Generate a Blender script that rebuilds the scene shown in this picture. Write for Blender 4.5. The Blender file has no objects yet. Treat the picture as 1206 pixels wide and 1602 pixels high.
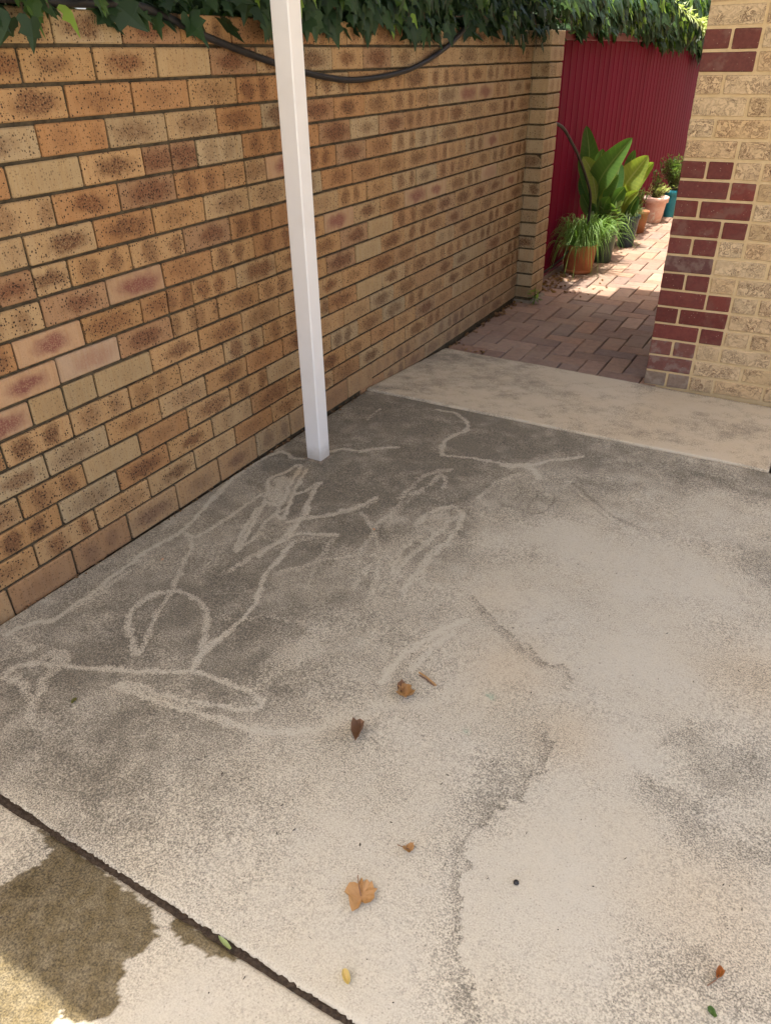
import bpy, bmesh, math, random
import numpy as np
from mathutils import Vector, Matrix
R = random.Random(11)
NR = np.random.RandomState(5)
sc = bpy.context.scene
COL = sc.collection

# ------------------------------------------------------------------ camera
YAW, PITCH, ROLL, FPX = 0.52952, 0.55224, -0.02076, 1155.49
CAM = Vector((1.87706, 0.0, 1.39535))
_f = Vector((-math.sin(YAW)*math.cos(PITCH), math.cos(YAW)*math.cos(PITCH), -math.sin(PITCH)))
_r = Vector((math.cos(YAW), math.sin(YAW), 0)); _u = _r.cross(_f)
_r2 = _r*math.cos(ROLL)+_u*math.sin(ROLL); _u2 = -_r*math.sin(ROLL)+_u*math.cos(ROLL)
cd = bpy.data.cameras.new('camera'); cam = bpy.data.objects.new('camera', cd); COL.objects.link(cam)
cam.matrix_world = Matrix(((_r2.x, _u2.x, -_f.x, CAM.x), (_r2.y, _u2.y, -_f.y, CAM.y), (_r2.z, _u2.z, -_f.z, CAM.z), (0, 0, 0, 1)))
cd.sensor_fit = 'VERTICAL'; cd.sensor_height = 36; cd.sensor_width = 27
cd.lens = 36*FPX/1602; cd.clip_start = 0.02; cd.clip_end = 600
sc.camera = cam

# ------------------------------------------------------------------ sky, sun, exposure
SUN = Vector((-0.09, -0.22, 1.0)).normalized()          # towards the sun
w = bpy.data.worlds.new('World'); sc.world = w; w.use_nodes = True
wn = w.node_tree; wn.nodes.clear()
sky = wn.nodes.new('ShaderNodeTexSky'); sky.sky_type = 'NISHITA'; sky.sun_disc = False
sky.sun_elevation = math.asin(SUN.z); sky.sun_rotation = math.atan2(SUN.x, SUN.y)
sky.air_density = 0.8; sky.dust_density = 5.0; sky.ozone_density = 0.0
bg = wn.nodes.new('ShaderNodeBackground'); bg.inputs[1].default_value = 0.15
wo = wn.nodes.new('ShaderNodeOutputWorld')
wn.links.new(sky.outputs[0], bg.inputs[0]); wn.links.new(bg.outputs[0], wo.inputs[0])
sd = bpy.data.lights.new('sun', 'SUN'); sd.energy = 3.4; sd.angle = math.radians(0.6); sd.color = (1, 0.93, 0.82)
so = bpy.data.objects.new('sun', sd); COL.objects.link(so)
so.rotation_euler = (-SUN).to_track_quat('-Z', 'Y').to_euler(); so.location = (0, 0, 8)
vs = sc.view_settings; vs.view_transform = 'Standard'; vs.look = 'None'; vs.gamma = 1; vs.use_curve_mapping = False
vs.exposure = 1.85
sc.cycles.max_bounces = 6; sc.cycles.diffuse_bounces = 3; sc.cycles.glossy_bounces = 2; sc.cycles.transmission_bounces = 2; sc.cycles.transparent_max_bounces = 4

# ------------------------------------------------------------------ helpers: nodes
class NT:
    def __init__(s, name, rough=0.8, spec=0.3):
        s.m = bpy.data.materials.new(name); s.m.use_nodes = True
        s.t = s.m.node_tree; s.b = s.t.nodes['Principled BSDF']; s.out = s.t.nodes['Material Output']
        s.b.inputs['Roughness'].default_value = rough; s.b.inputs['Specular IOR Level'].default_value = spec
    def n(s, typ, **kw):
        x = s.t.nodes.new(typ)
        for k, v in kw.items(): setattr(x, k, v)
        return x
    def put(s, sock, v):
        if v is None: return
        if isinstance(v, bpy.types.NodeSocket): s.t.links.new(v, sock)
        elif isinstance(v, (tuple, list)):
            v = tuple(v); n = len(sock.default_value)
            sock.default_value = v+(1,) if len(v) < n else v[:n]
        else: sock.default_value = v
    def m_(s, op, a, b=None, c=None, clamp=False):
        x = s.n('ShaderNodeMath', operation=op, use_clamp=clamp)
        s.put(x.inputs[0], a); s.put(x.inputs[1], b); s.put(x.inputs[2], c)
        return x.outputs[0]
    def v_(s, op, a, b=None):
        x = s.n('ShaderNodeVectorMath', operation=op); s.put(x.inputs[0], a)
        if op == 'SCALE': s.put(x.inputs[3], b)
        else: s.put(x.inputs[1], b)
        return x.outputs[0]
    def mix(s, f, a, b, mode='MIX'):
        x = s.n('ShaderNodeMix', data_type='RGBA', blend_type=mode); s.put(x.inputs[0], f); s.put(x.inputs[6], a); s.put(x.inputs[7], b)
        return x.outputs[2]
    def ramp(s, v, lo, hi, a=0., b=1.):
        x = s.n('ShaderNodeMapRange', interpolation_type='SMOOTHSTEP'); s.put(x.inputs[0], v)
        for i, q in enumerate((lo, hi, a, b)): s.put(x.inputs[1+i], q)
        return x.outputs[0]
    def noise(s, vec, scale, detail=2, rough=.5, dist=0):
        x = s.n('ShaderNodeTexNoise'); s.put(x.inputs['Vector'], vec); s.put(x.inputs['Scale'], scale)
        x.inputs['Detail'].default_value = detail; x.inputs['Roughness'].default_value = rough; x.inputs['Distortion'].default_value = dist
        return x.outputs['Fac']
    def vor(s, vec, scale, feat='F1'):
        x = s.n('ShaderNodeTexVoronoi', feature=feat); s.put(x.inputs['Vector'], vec); s.put(x.inputs['Scale'], scale)
        return x
    def attr(s, name):
        return s.n('ShaderNodeAttribute', attribute_name=name).outputs
    def xyz(s, v):
        x = s.n('ShaderNodeSeparateXYZ'); s.put(x.inputs[0], v); return x.outputs
    def rgb(s, v):
        x = s.n('ShaderNodeSeparateColor'); s.put(x.inputs[0], v); return x.outputs
    def obj(s): return s.n('ShaderNodeTexCoord').outputs['Object']
    def pos(s): return s.n('ShaderNodeNewGeometry').outputs['Position']
    def col(s, c): s.put(s.b.inputs['Base Color'], c)
    def bump(s, h, strength=.3, dist=.002):
        x = s.n('ShaderNodeBump'); x.inputs['Strength'].default_value = strength; x.inputs['Distance'].default_value = dist
        s.put(x.inputs['Height'], h); s.t.links.new(x.outputs[0], s.b.inputs['Normal'])

# ------------------------------------------------------------------ helpers: objects
def link(o, parent=None):
    COL.objects.link(o)
    if parent is not None: o.parent = parent
    return o
def mesh(name, vs_, fs, mat=None, parent=None, loc=(0, 0, 0), smooth=False, attrs=None):
    me = bpy.data.meshes.new(name); me.from_pydata([tuple(v) for v in vs_], [], [tuple(f) for f in fs]); me.update()
    if smooth: me.polygons.foreach_set('use_smooth', [True]*len(me.polygons))
    for k, (typ, data) in (attrs or {}).items():
        a = me.attributes.new(k, typ, 'POINT')
        a.data.foreach_set({'FLOAT': 'value', 'FLOAT_VECTOR': 'vector', 'FLOAT_COLOR': 'color'}[typ], np.asarray(data, np.float32).ravel())
    if mat: me.materials.append(mat)
    o = bpy.data.objects.new(name, me); o.location = loc
    return link(o, parent)
def empty(name, loc=(0, 0, 0), rz=0):
    o = bpy.data.objects.new(name, None); o.location = loc; o.rotation_euler = (0, 0, rz); o.empty_display_size = .1
    return link(o)
def tag(o, label=None, cat=None, group=None, kind=None):
    for k, v in (('label', label), ('category', cat), ('group', group), ('kind', kind)):
        if v: o[k] = v
    return o
def cbox(l, d, h, c=.003, jit=0.):
    """chamfered box centred on the origin, 24 verts"""
    V = []; idx = {}
    for sx in (-1, 1):
        for sy in (-1, 1):
            for sz in (-1, 1):
                j = [R.uniform(-jit, jit) for _ in range(3)]
                p = (sx*l/2+j[0], sy*d/2+j[1], sz*h/2+j[2])
                for ax in range(3):
                    q = [p[i]-(sx, sy, sz)[i]*c*(i != ax) for i in range(3)]
                    idx[(sx, sy, sz, ax)] = len(V); V.append(q)
    F = []
    for ax in range(3):
        a, b = (ax+1) % 3, (ax+2) % 3
        for s in (-1, 1):
            f = []
            for (p, q) in ((-1, -1), (1, -1), (1, 1), (-1, 1)):
                k = [0, 0, 0]; k[ax] = s; k[a] = p; k[b] = q; f.append(idx[(*k, ax)])
            F.append(f if s > 0 else f[::-1])
    for ax in range(3):
        a, b = (ax+1) % 3, (ax+2) % 3
        for s in (-1, 1):
            for t in (-1, 1):
                def g(e, w_):
                    k = [0, 0, 0]; k[ax] = e; k[a] = s; k[b] = t; return idx[(*k, w_)]
                f = [g(-1, a), g(1, a), g(1, b), g(-1, b)]
                F.append(f if s*t < 0 else f[::-1])
    for sx in (-1, 1):
        for sy in (-1, 1):
            for sz in (-1, 1):
                f = [idx[(sx, sy, sz, 0)], idx[(sx, sy, sz, 1)], idx[(sx, sy, sz, 2)]]
                F.append(f if sx*sy*sz > 0 else f[::-1])
    return V, F
def boxes(specs, c=.003):
    V = []; F = []
    for (x0, x1, y0, y1, z0, z1) in specs:
        v, f = cbox(x1-x0, y1-y0, z1-z0, c); k = len(V)
        V += [(p[0]+(x0+x1)/2, p[1]+(y0+y1)/2, p[2]+(z0+z1)/2) for p in v]; F += [[i+k for i in q] for q in f]
    return V, F
def tube(pts, rad, n=8, cap=True):
    P = [Vector(p) for p in pts]; V = []; F = []
    rr = rad if isinstance(rad, (list, tuple)) else [rad]*len(P)
    up = Vector((.31, .17, .93))
    for i, p in enumerate(P):
        t = (P[min(i+1, len(P)-1)]-P[max(i-1, 0)]).normalized()
        a = t.cross(up)
        if a.length < 1e-3: a = t.cross(Vector((1, 0, 0)))
        a.normalize(); b = t.cross(a)
        for k in range(n):
            an = 2*math.pi*k/n; V.append(p+(a*math.cos(an)+b*math.sin(an))*rr[i])
    for i in range(len(P)-1):
        for k in range(n):
            F.append((i*n+k, i*n+(k+1) % n, (i+1)*n+(k+1) % n, (i+1)*n+k))
    if cap: F.append(tuple(range(n))[::-1]); F.append(tuple(range((len(P)-1)*n, len(P)*n)))
    return V, F
def spline(pts, n=8):
    P = [Vector(p) for p in pts]; out = []
    for i in range(len(P)-1):
        a, b, c, d = P[max(i-1, 0)], P[i], P[i+1], P[min(i+2, len(P)-1)]
        for k in range(n):
            t = k/n
            out.append(.5*((2*b)+(c-a)*t+(2*a-5*b+4*c-d)*t*t+(3*b-a-3*c+d)*t**3))
    return out+[P[-1]]
def lathe(prof, n=28):
    V = []; F = []
    for (r, z) in prof:
        for k in range(n): V.append((r*math.cos(2*math.pi*k/n), r*math.sin(2*math.pi*k/n), z))
    for i in range(len(prof)-1):
        for k in range(n): F.append((i*n+k, i*n+(k+1) % n, (i+1)*n+(k+1) % n, (i+1)*n+k))
    F.append(tuple(range((len(prof)-1)*n, len(prof)*n)))
    return V, F
class Join:
    def __init__(s): s.v = []; s.f = []; s.a = {}
    def add(s, v, f, **at):
        k = len(s.v); s.v += [tuple(p) for p in v]; s.f += [tuple(i+k for i in q) for q in f]
        for n_, val in at.items(): s.a.setdefault(n_, []).extend(val)
def lattice(seed, size=64):
    return np.random.RandomState(seed).rand(size, size)
def vnoise(x, y, scale, seed):
    L = lattice(seed); X = x*scale; Y = y*scale
    xi = np.floor(X).astype(int); yi = np.floor(Y).astype(int); fx = X-xi; fy = Y-yi
    fx = fx*fx*(3-2*fx); fy = fy*fy*(3-2*fy); n = 64
    a = L[xi % n, yi % n]; b = L[(xi+1) % n, yi % n]; c = L[xi % n, (yi+1) % n]; d = L[(xi+1) % n, (yi+1) % n]
    return (a*(1-fx)+b*fx)*(1-fy)+(c*(1-fx)+d*fx)*fy-.5
def gz(x, y):
    """height of the ground"""
    if y < 3.03: return -.022-.0125*y
    if y < 3.97: t = (y-3.03)/.94; return (-.053)*(1-t)+(-.128-.014*x)*t
    return -.134-.014*x

# ------------------------------------------------------------------ materials
def concrete(name, base, dirtc, seed=0., tan=0.):
    k = NT(name, .9, .25)
    p = k.v_('ADD', k.pos(), (seed, seed*.7, 0))
    dirt = k.attr('dirt')[2]; clean = k.attr('clean')[2]; dark = k.attr('dark')[2]; wet = k.attr('wet')[2]; rust = k.attr('tan')[2]
    n_fine = k.m_('ADD', .5, k.m_('MULTIPLY', k.m_('SUBTRACT', k.m_('ADD', k.m_('MULTIPLY', k.noise(p, 270, 1, .6), .72), k.m_('MULTIPLY', k.noise(p, 110, 2, .75), .28)), .5), 1.40)); n_mid = k.noise(p, 30, 4, .65); n_big = k.noise(p, 5, 3, .6)
    # loss of dirt along the rubbed lines breaks up with the grain of the concrete
    grain = k.m_('SUBTRACT', n_fine, .5)
    cl = k.ramp(k.m_('ADD', clean, k.m_('ADD', k.m_('MULTIPLY', grain, .75), k.m_('MULTIPLY', k.m_('SUBTRACT', n_mid, .5), .5))), .08, 1.0)
    cl = k.m_('MULTIPLY', cl, k.ramp(clean, 0., .25))
    d = k.m_('MULTIPLY', dirt, k.m_('SUBTRACT', 1., k.m_('MULTIPLY', cl, .78)))
    d = k.m_('ADD', d, k.m_('MULTIPLY', k.m_('SUBTRACT', n_big, .5), .18))
    d = k.m_('ADD', d, k.m_('MULTIPLY', k.m_('SUBTRACT', n_mid, .5), .36))
    d = k.m_('MINIMUM', k.m_('ADD', d, k.m_('MULTIPLY', dark, .45)), .88)
    spk = k.ramp(k.m_('SUBTRACT', k.m_('MULTIPLY', d, .80), n_fine), -.44, .32)
    d2 = k.m_('ADD', k.m_('MULTIPLY', d, .42), k.m_('MULTIPLY', k.m_('MULTIPLY', spk, .60), k.ramp(d, .02, .4, .35, 1.)), clamp=True)
    c0 = k.mix(n_big, base, [base[0]*1.0, base[1]*.95, base[2]*.86])
    c0 = k.mix(k.m_('MULTIPLY', rust, .8), c0, (.47, .33, .17))
    c = k.mix(d2, c0, dirtc)
    c = k.mix(k.m_('MULTIPLY', k.attr('lichen')[2], k.ramp(n_mid, .4, .6)), c, (.20, .30, .21))
    c = k.mix(k.m_('MAXIMUM', k.ramp(d, .0, .45, .13, 1.), wet), c, k.mix(1., c, k.mix(k.ramp(n_fine, .25, .75), (.66, .66, .66), (1.36, 1.34, 1.31)), 'MULTIPLY'))
    # single dark grains and pits
    vo = k.vor(p, 150); sp = k.m_('MULTIPLY', k.ramp(vo.outputs['Distance'], .16, .32, 1., 0.), k.ramp(k.rgb(vo.outputs['Color'])[0], .66, .76))
    c = k.mix(k.m_('MULTIPLY', sp, k.ramp(dirt, 0, .5, .25, .75)), c, (.06, .05, .04))
    c = k.mix(k.m_('MULTIPLY', wet, k.ramp(n_mid, .3, .7, .86, 1.)), c, k.mix(1., c, (.25, .21, .125), 'MULTIPLY'))
    k.col(c)
    k.put(k.b.inputs['Roughness'], k.ramp(wet, 0, 1, .92, .62))
    k.bump(n_fine, .4, .0022)
    return k.m
M_SLAB = concrete('worn_concrete', (.440, .412, .338), (.136, .121, .092))
M_STRIP = concrete('pale_concrete', (.52, .47, .37), (.22, .195, .15), 7.)

def brickmat(name):
    """speckled clay: attributes bl local coords, bc body colour, bd blotch colour, bs seed / two blotches / blotch amount / fleck amount"""
    k = NT(name, .85, .25)
    bl = k.attr('bl')[1]; bc = k.attr('bc')[0]; bd = k.attr('bd')[0]; bs = k.attr('bs')
    r, g, b = k.rgb(bs[0])[:3]; fleck = bs[3]
    p = k.v_('ADD', bl, k.v_('SCALE', (17.3, 9.1, 23.7), k.m_('MULTIPLY', r, 9.)))
    wob = k.n('ShaderNodeTexNoise'); k.put(wob.inputs['Vector'], p); wob.inputs['Scale'].default_value = 22; wob.inputs['Detail'].default_value = 3
    q = k.v_('ADD', bl, k.v_('SCALE', k.v_('SUBTRACT', wob.outputs['Color'], (.5, .5, .5)), .045))
    x, y, z = k.xyz(q)[:3]
    def ell(cx, rx, ry):
        a = k.m_('DIVIDE', k.m_('SUBTRACT', x, cx), rx); e = k.m_('DIVIDE', y, ry)
        return k.ramp(k.m_('SQRT', k.m_('ADD', k.m_('MULTIPLY', a, a), k.m_('MULTIPLY', e, e))), .35, 1.15, 1., 0.)
    off = k.m_('MULTIPLY', k.m_('SUBTRACT', r, .5), .045)
    sz = k.m_('FRACT', k.m_('MULTIPLY', r, 7.31))
    one = ell(off, k.m_('ADD', .070, k.m_('MULTIPLY', sz, .05)), k.m_('ADD', .028, k.m_('MULTIPLY', sz, .014)))
    two = k.m_('MAXIMUM', ell(k.m_('ADD', k.m_('MULTIPLY', off, .7), -.050), .046, .044), ell(k.m_('ADD', k.m_('MULTIPLY', off, 1.6), .056), .036, .042))
    blob = k.m_('ADD', k.m_('MULTIPLY', one, k.m_('SUBTRACT', 1., g)), k.m_('MULTIPLY', two, g))
    grain = k.noise(p, 200, 1, .6)
    blob = k.m_('MULTIPLY', k.m_('MULTIPLY', blob, b), k.ramp(grain, .25, .65, .45, 1.0), clamp=True)
    st = k.v_('MULTIPLY', p, (1., .10, .3)); stripe = k.noise(st, 75, 2, .5)
    c = k.mix(k.m_('MULTIPLY', k.ramp(stripe, .42, .62), .32), bc, k.mix(1., bc, (.80, .66, .50), 'MULTIPLY'))
    c = k.mix(k.m_('MULTIPLY', k.ramp(stripe, .62, .68), .25), c, k.mix(1., bc, (1.22, 1.25, 1.2), 'MULTIPLY'))
    c = k.mix(k.ramp(grain, .35, .75, 0., .28), c, k.mix(1., bc, (1.3, 1.28, 1.15), 'MULTIPLY'))
    c = k.mix(blob, c, bd)
    vo = k.vor(k.v_('ADD', p, k.v_('SCALE', wob.outputs['Color'], .012)), 120)
    sel = k.ramp(k.m_('ADD', k.rgb(vo.outputs['Color'])[0], k.m_('MULTIPLY', blob, .62)), .62, .68)
    sp = k.m_('MULTIPLY', k.ramp(vo.outputs['Distance'], .26, .40, 1., 0.), sel)
    vo2 = k.vor(p, 230); sel2 = k.ramp(k.m_('ADD', k.rgb(vo2.outputs['Color'])[1], k.m_('MULTIPLY', blob, .45)), .70, .76)
    sp = k.m_('MAXIMUM', sp, k.m_('MULTIPLY', k.m_('MULTIPLY', k.ramp(vo2.outputs['Distance'], .25, .4, 1., 0.), sel2), .8))
    sp = k.m_('MULTIPLY', sp, fleck, clamp=True)
    c = k.mix(sp, c, (.042, .022, .013))
    k.col(c); k.bump(grain, .3, .0018)
    return k.m
M_BRICK = brickmat('speckled_tan_brick')
def creammat():
    k = NT('rough_cream_brick', .9, .2)
    bl = k.attr('bl')[1]; bc = k.attr('bc')[0]; bd = k.attr('bd')[0]; bs = k.attr('bs'); r, g, b = k.rgb(bs[0])[:3]
    p = k.v_('ADD', bl, k.v_('SCALE', (17.3, 9.1, 23.7), k.m_('MULTIPLY', r, 9.)))
    n1 = k.noise(p, 38, 5, .68, 1.2); n2 = k.noise(p, 14, 3, .6); fine = k.noise(p, 300, 3, .7)
    x, y, z = k.xyz(bl)[:3]
    vein = k.ramp(k.m_('ABSOLUTE', k.m_('SUBTRACT', n1, .5)), 0., .04, 1., 0.)
    patch = k.m_('MULTIPLY', k.ramp(n2, .36, .56), k.ramp(k.m_('ABSOLUTE', y), .026, .037, 1., .35))
    am = k.m_('MULTIPLY', k.m_('MULTIPLY', k.m_('ADD', k.m_('MULTIPLY', vein, 1.1), k.m_('MULTIPLY', k.ramp(n1, .5, .62), .4)), patch), b, clamp=True)
    c = k.mix(k.ramp(fine, .3, .7, 0., .35), bc, k.mix(1., bc, (.8, .76, .68), 'MULTIPLY'))
    c = k.mix(am, c, bd)
    vo = k.vor(p, 240); sp = k.m_('MULTIPLY', k.ramp(vo.outputs['Distance'], .18, .32, 1., 0.), k.ramp(k.rgb(vo.outputs['Color'])[0], .86, .9))
    c = k.mix(k.m_('MULTIPLY', sp, .6), c, (.10, .06, .035))
    k.col(c); k.bump(k.m_('ADD', k.m_('MULTIPLY', n1, 1.6), k.m_('SUBTRACT', k.m_('MULTIPLY', fine, .5), k.m_('MULTIPLY', vein, .7))), .7, .004)
    return k.m
M_CREAM = creammat()
def redmat():
    k = NT('dark_red_brick', .8, .3)
    bl = k.attr('bl')[1]; bc = k.attr('bc')[0]; bd = k.attr('bd')[0]; bs = k.attr('bs'); r, g, b = k.rgb(bs[0])[:3]
    p = k.v_('ADD', bl, k.v_('SCALE', (17.3, 9.1, 23.7), k.m_('MULTIPLY', r, 9.)))
    n1 = k.noise(p, 60, 4, .65); fine = k.noise(p, 330, 3, .7)
    c = k.mix(k.ramp(n1, .35, .7, 0., .5), bc, k.mix(1., bc, (.62, .6, .6), 'MULTIPLY'))
    c = k.mix(k.m_('MULTIPLY', k.ramp(k.noise(p, 16, 3, .6), .45, .62), b), c, bd)
    vo = k.vor(p, 120); sp = k.m_('MULTIPLY', k.ramp(vo.outputs['Distance'], .14, .28, 1., 0.), k.ramp(k.rgb(vo.outputs['Color'])[0], .90, .93))
    c = k.mix(k.m_('MULTIPLY', sp, .7), c, (.42, .30, .22))
    k.col(c); k.bump(k.m_('ADD', fine, n1), .5, .0025)
    return k.m
M_RED = redmat()
def simple(name, c, c2=None, scale=40, rough=.8, spec=.3, bump=.2, dist=.002, det=4):
    k = NT(name, rough, spec); p = k.pos(); n1 = k.noise(p, scale, det, .6)
    k.col(k.mix(k.ramp(n1, .32, .68), c, c2 or [v*.75 for v in c])); k.bump(k.m_('ADD', n1, k.noise(p, scale*5, 2, .6)), bump, dist)
    return k.m
M_MORTAR = simple('brown_mortar', (.105, .082, .050), (.055, .043, .027), 30, .95, .1, .5, .003)
M_MORTAR2 = simple('yellow_mortar', (.64, .47, .255), (.57, .41, .21), 24, .95, .1, .5, .003)
def paver():
    k = NT('worn_clay_paver', .9, .2); bl = k.attr('bl')[1]; bc = k.attr('bc')[0]; bs = k.attr('bs')
    p = k.v_('ADD', bl, k.v_('SCALE', (17.3, 9.1, 23.7), k.m_('MULTIPLY', k.rgb(bs[0])[0], 9.)))
    n1 = k.noise(p, 30, 4, .65); n2 = k.noise(p, 250, 3, .7); w_ = k.noise(k.pos(), 2.2, 4, .6)
    c = k.mix(k.ramp(n1, .35, .7, 0., .6), bc, k.mix(1., bc, (.66, .68, .72), 'MULTIPLY'))
    c = k.mix(k.ramp(w_, .45, .7, 0., .5), c, (.32, .25, .19)); c = k.mix(k.ramp(n2, .55, .75, 0., .4), c, (.42, .34, .28))
    k.col(c); k.bump(k.m_('ADD', n1, n2), .45, .003); return k.m
M_PAVER = paver()
M_SAND = simple('joint_sand', (.15, .115, .085), (.08, .062, .046), 60, 1., .05, .6, .004)
M_SOIL = simple('dark_soil', (.045, .032, .022), (.085, .062, .042), 120, 1., .1, .9, .006)
M_EARTH = simple('driveway_ground', (.40, .35, .28), (.32, .27, .21), 3, .95, .1)
def whitepaint():
    k = NT('white_paint', .42, .45); p = k.obj(); n1 = k.noise(p, 9, 4, .6)
    c = k.mix(k.ramp(n1, .45, .75, 0., .35), (.80, .775, .735), (.71, .67, .61))
    z = k.xyz(p)[2]
    grime = k.m_('MULTIPLY', k.ramp(k.m_('ADD', z, k.m_('MULTIPLY', k.noise(p, 30, 4, .7), .05)), .03, .11, 1., 0.), .7)
    c = k.mix(grime, c, (.42, .37, .30))
    k.col(c); k.bump(k.noise(p, 45, 3, .5), .08, .002); return k.m
M_WHITE = whitepaint()
def metalred():
    k = NT('crimson_steel_sheet', .7, .08); p = k.pos(); n1 = k.noise(k.v_('MULTIPLY', p, (1, 1, .15)), 5, 4, .6)
    c = k.mix(k.ramp(n1, .4, .7), (.165, .007, .030), (.135, .006, .024))
    c = k.mix(k.ramp(k.noise(p, 34, 4, .7), .66, .8, 0., .2), c, (.20, .07, .06))
    k.col(c); return k.m
M_FENCE = metalred()
M_RAIL = simple('crimson_rail', (.17, .022, .034), (.14, .018, .028), 8, .5, .4, .05)
M_BLACK = simple('black_rubber', (.012, .011, .011), (.02, .018, .017), 20, .5, .4, .05)
def potmat(name, c, c2, rough=.7, scale=14, chip=None):
    k = NT(name, rough, .3); p = k.obj(); n1 = k.noise(p, scale, 5, .65)
    col = k.mix(k.ramp(n1, .38, .66), c, c2)
    if chip: col = k.mix(k.ramp(k.noise(p, scale*1.3, 4, .6, .6), .56, .62), col, chip)
    k.col(col); k.bump(k.noise(p, 90, 3, .6), .15, .002); return k.m
def leafmat(name, c1, c2, vein=None, trans=.35, rough=.45):
    k = NT(name, rough, .35)
    rnd = k.m_('FRACT', k.m_('ADD', k.n('ShaderNodeNewGeometry').outputs['Random Per Island'], k.n('ShaderNodeObjectInfo').outputs['Random']))
    n1 = k.noise(k.pos(), 26, 2, .6)
    c = k.mix(k.m_('ADD', k.m_('MULTIPLY', rnd, .75), k.m_('MULTIPLY', n1, .3), clamp=True), c1, c2)
    if vein:                                             # pale midrib and fine side veins, from the blade's own coordinates
        u, v, _ = k.xyz(k.attr('luv')[1])[:3]; au = k.m_('ABSOLUTE', u)
        side = k.m_('SINE', k.m_('ADD', k.m_('MULTIPLY', v, 130.), k.m_('MULTIPLY', au, -9.)))
        c = k.mix(k.m_('MULTIPLY', k.ramp(side, .2, 1.), .22), c, k.mix(1., c, (1.7, 1.5, 1.5), 'MULTIPLY'))
        c = k.mix(k.ramp(au, .03, .09, .75, 0.), c, vein)
        c = k.mix(k.ramp(au, .90, 1., 0., .4), c, (.22, .16, .05))
    k.col(c)
    tr = k.n('ShaderNodeBsdfTranslucent'); k.put(tr.inputs[0], k.mix(1., c, (1.3, 1.5, .55), 'MULTIPLY'))
    ms = k.n('ShaderNodeMixShader'); ms.inputs[0].default_value = trans
    k.t.links.new(k.b.outputs[0], ms.inputs[1]); k.t.links.new(tr.outputs[0], ms.inputs[2]); k.t.links.new(ms.outputs[0], k.out.inputs[0])
    return k.m
M_IVY = leafmat('ivy_leaf', (.012, .030, .013), (.034, .072, .024), trans=.22, rough=.55)
M_IVY3 = leafmat('mid_ivy_leaf', (.035, .075, .014), (.08, .15, .03), trans=.35)  # lighter green, mostly at the near end, where lighting is put into the colour
M_IVY2 = leafmat('young_or_sunlit_ivy_leaf', (.13, .24, .03), (.24, .36, .06), trans=.45)
M_CANNA = leafmat('canna_leaf', (.022, .065, .018), (.095, .19, .045), (.20, .28, .10), trans=.3)
M_CANNA2 = leafmat('pale_canna_leaf', (.16, .25, .05), (.30, .36, .09), (.40, .44, .18), trans=.4)
M_GRASS = leafmat('strappy_leaf', (.07, .15, .03), (.17, .28, .07), trans=.35)
M_HERB = leafmat('herb_leaf', (.05, .10, .03), (.19, .27, .10), trans=.35)
M_PALE = leafmat('pale_trailing_leaf', (.35, .42, .20), (.46, .50, .28), trans=.35)
M_STEM = simple('vine_stem', (.10, .07, .045), (.06, .045, .03), 60)
M_DEAD = leafmat('dry_leaf', (.36, .19, .075), (.46, .27, .12), trans=.2, rough=.7)
M_DEADB = leafmat('brown_dry_leaf', (.15, .08, .05), (.24, .13, .08), trans=.15, rough=.8)
TIDE=[([(1.154,1.74),(1.235,1.677),(1.334,1.604),(1.385,1.579),(1.434,1.554),(1.479,1.536),(1.526,1.532),(1.561,1.492),(1.578,1.473),(1.585,1.439)],0.55,0.05),([(1.533,1.341),(1.58,1.287),(1.599,1.231),(1.606,1.182),(1.593,1.156),(1.579,1.14),(1.576,1.105),(1.579,1.082),(1.56,1.063),(1.553,1.027),(1.543,0.975),(1.528,0.938),(1.524,0.892),(1.551,0.846),(1.566,0.79),(1.583,0.739),(1.641,0.661),(1.683,0.625),(1.704,0.599)],0.5,0.1)]
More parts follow.
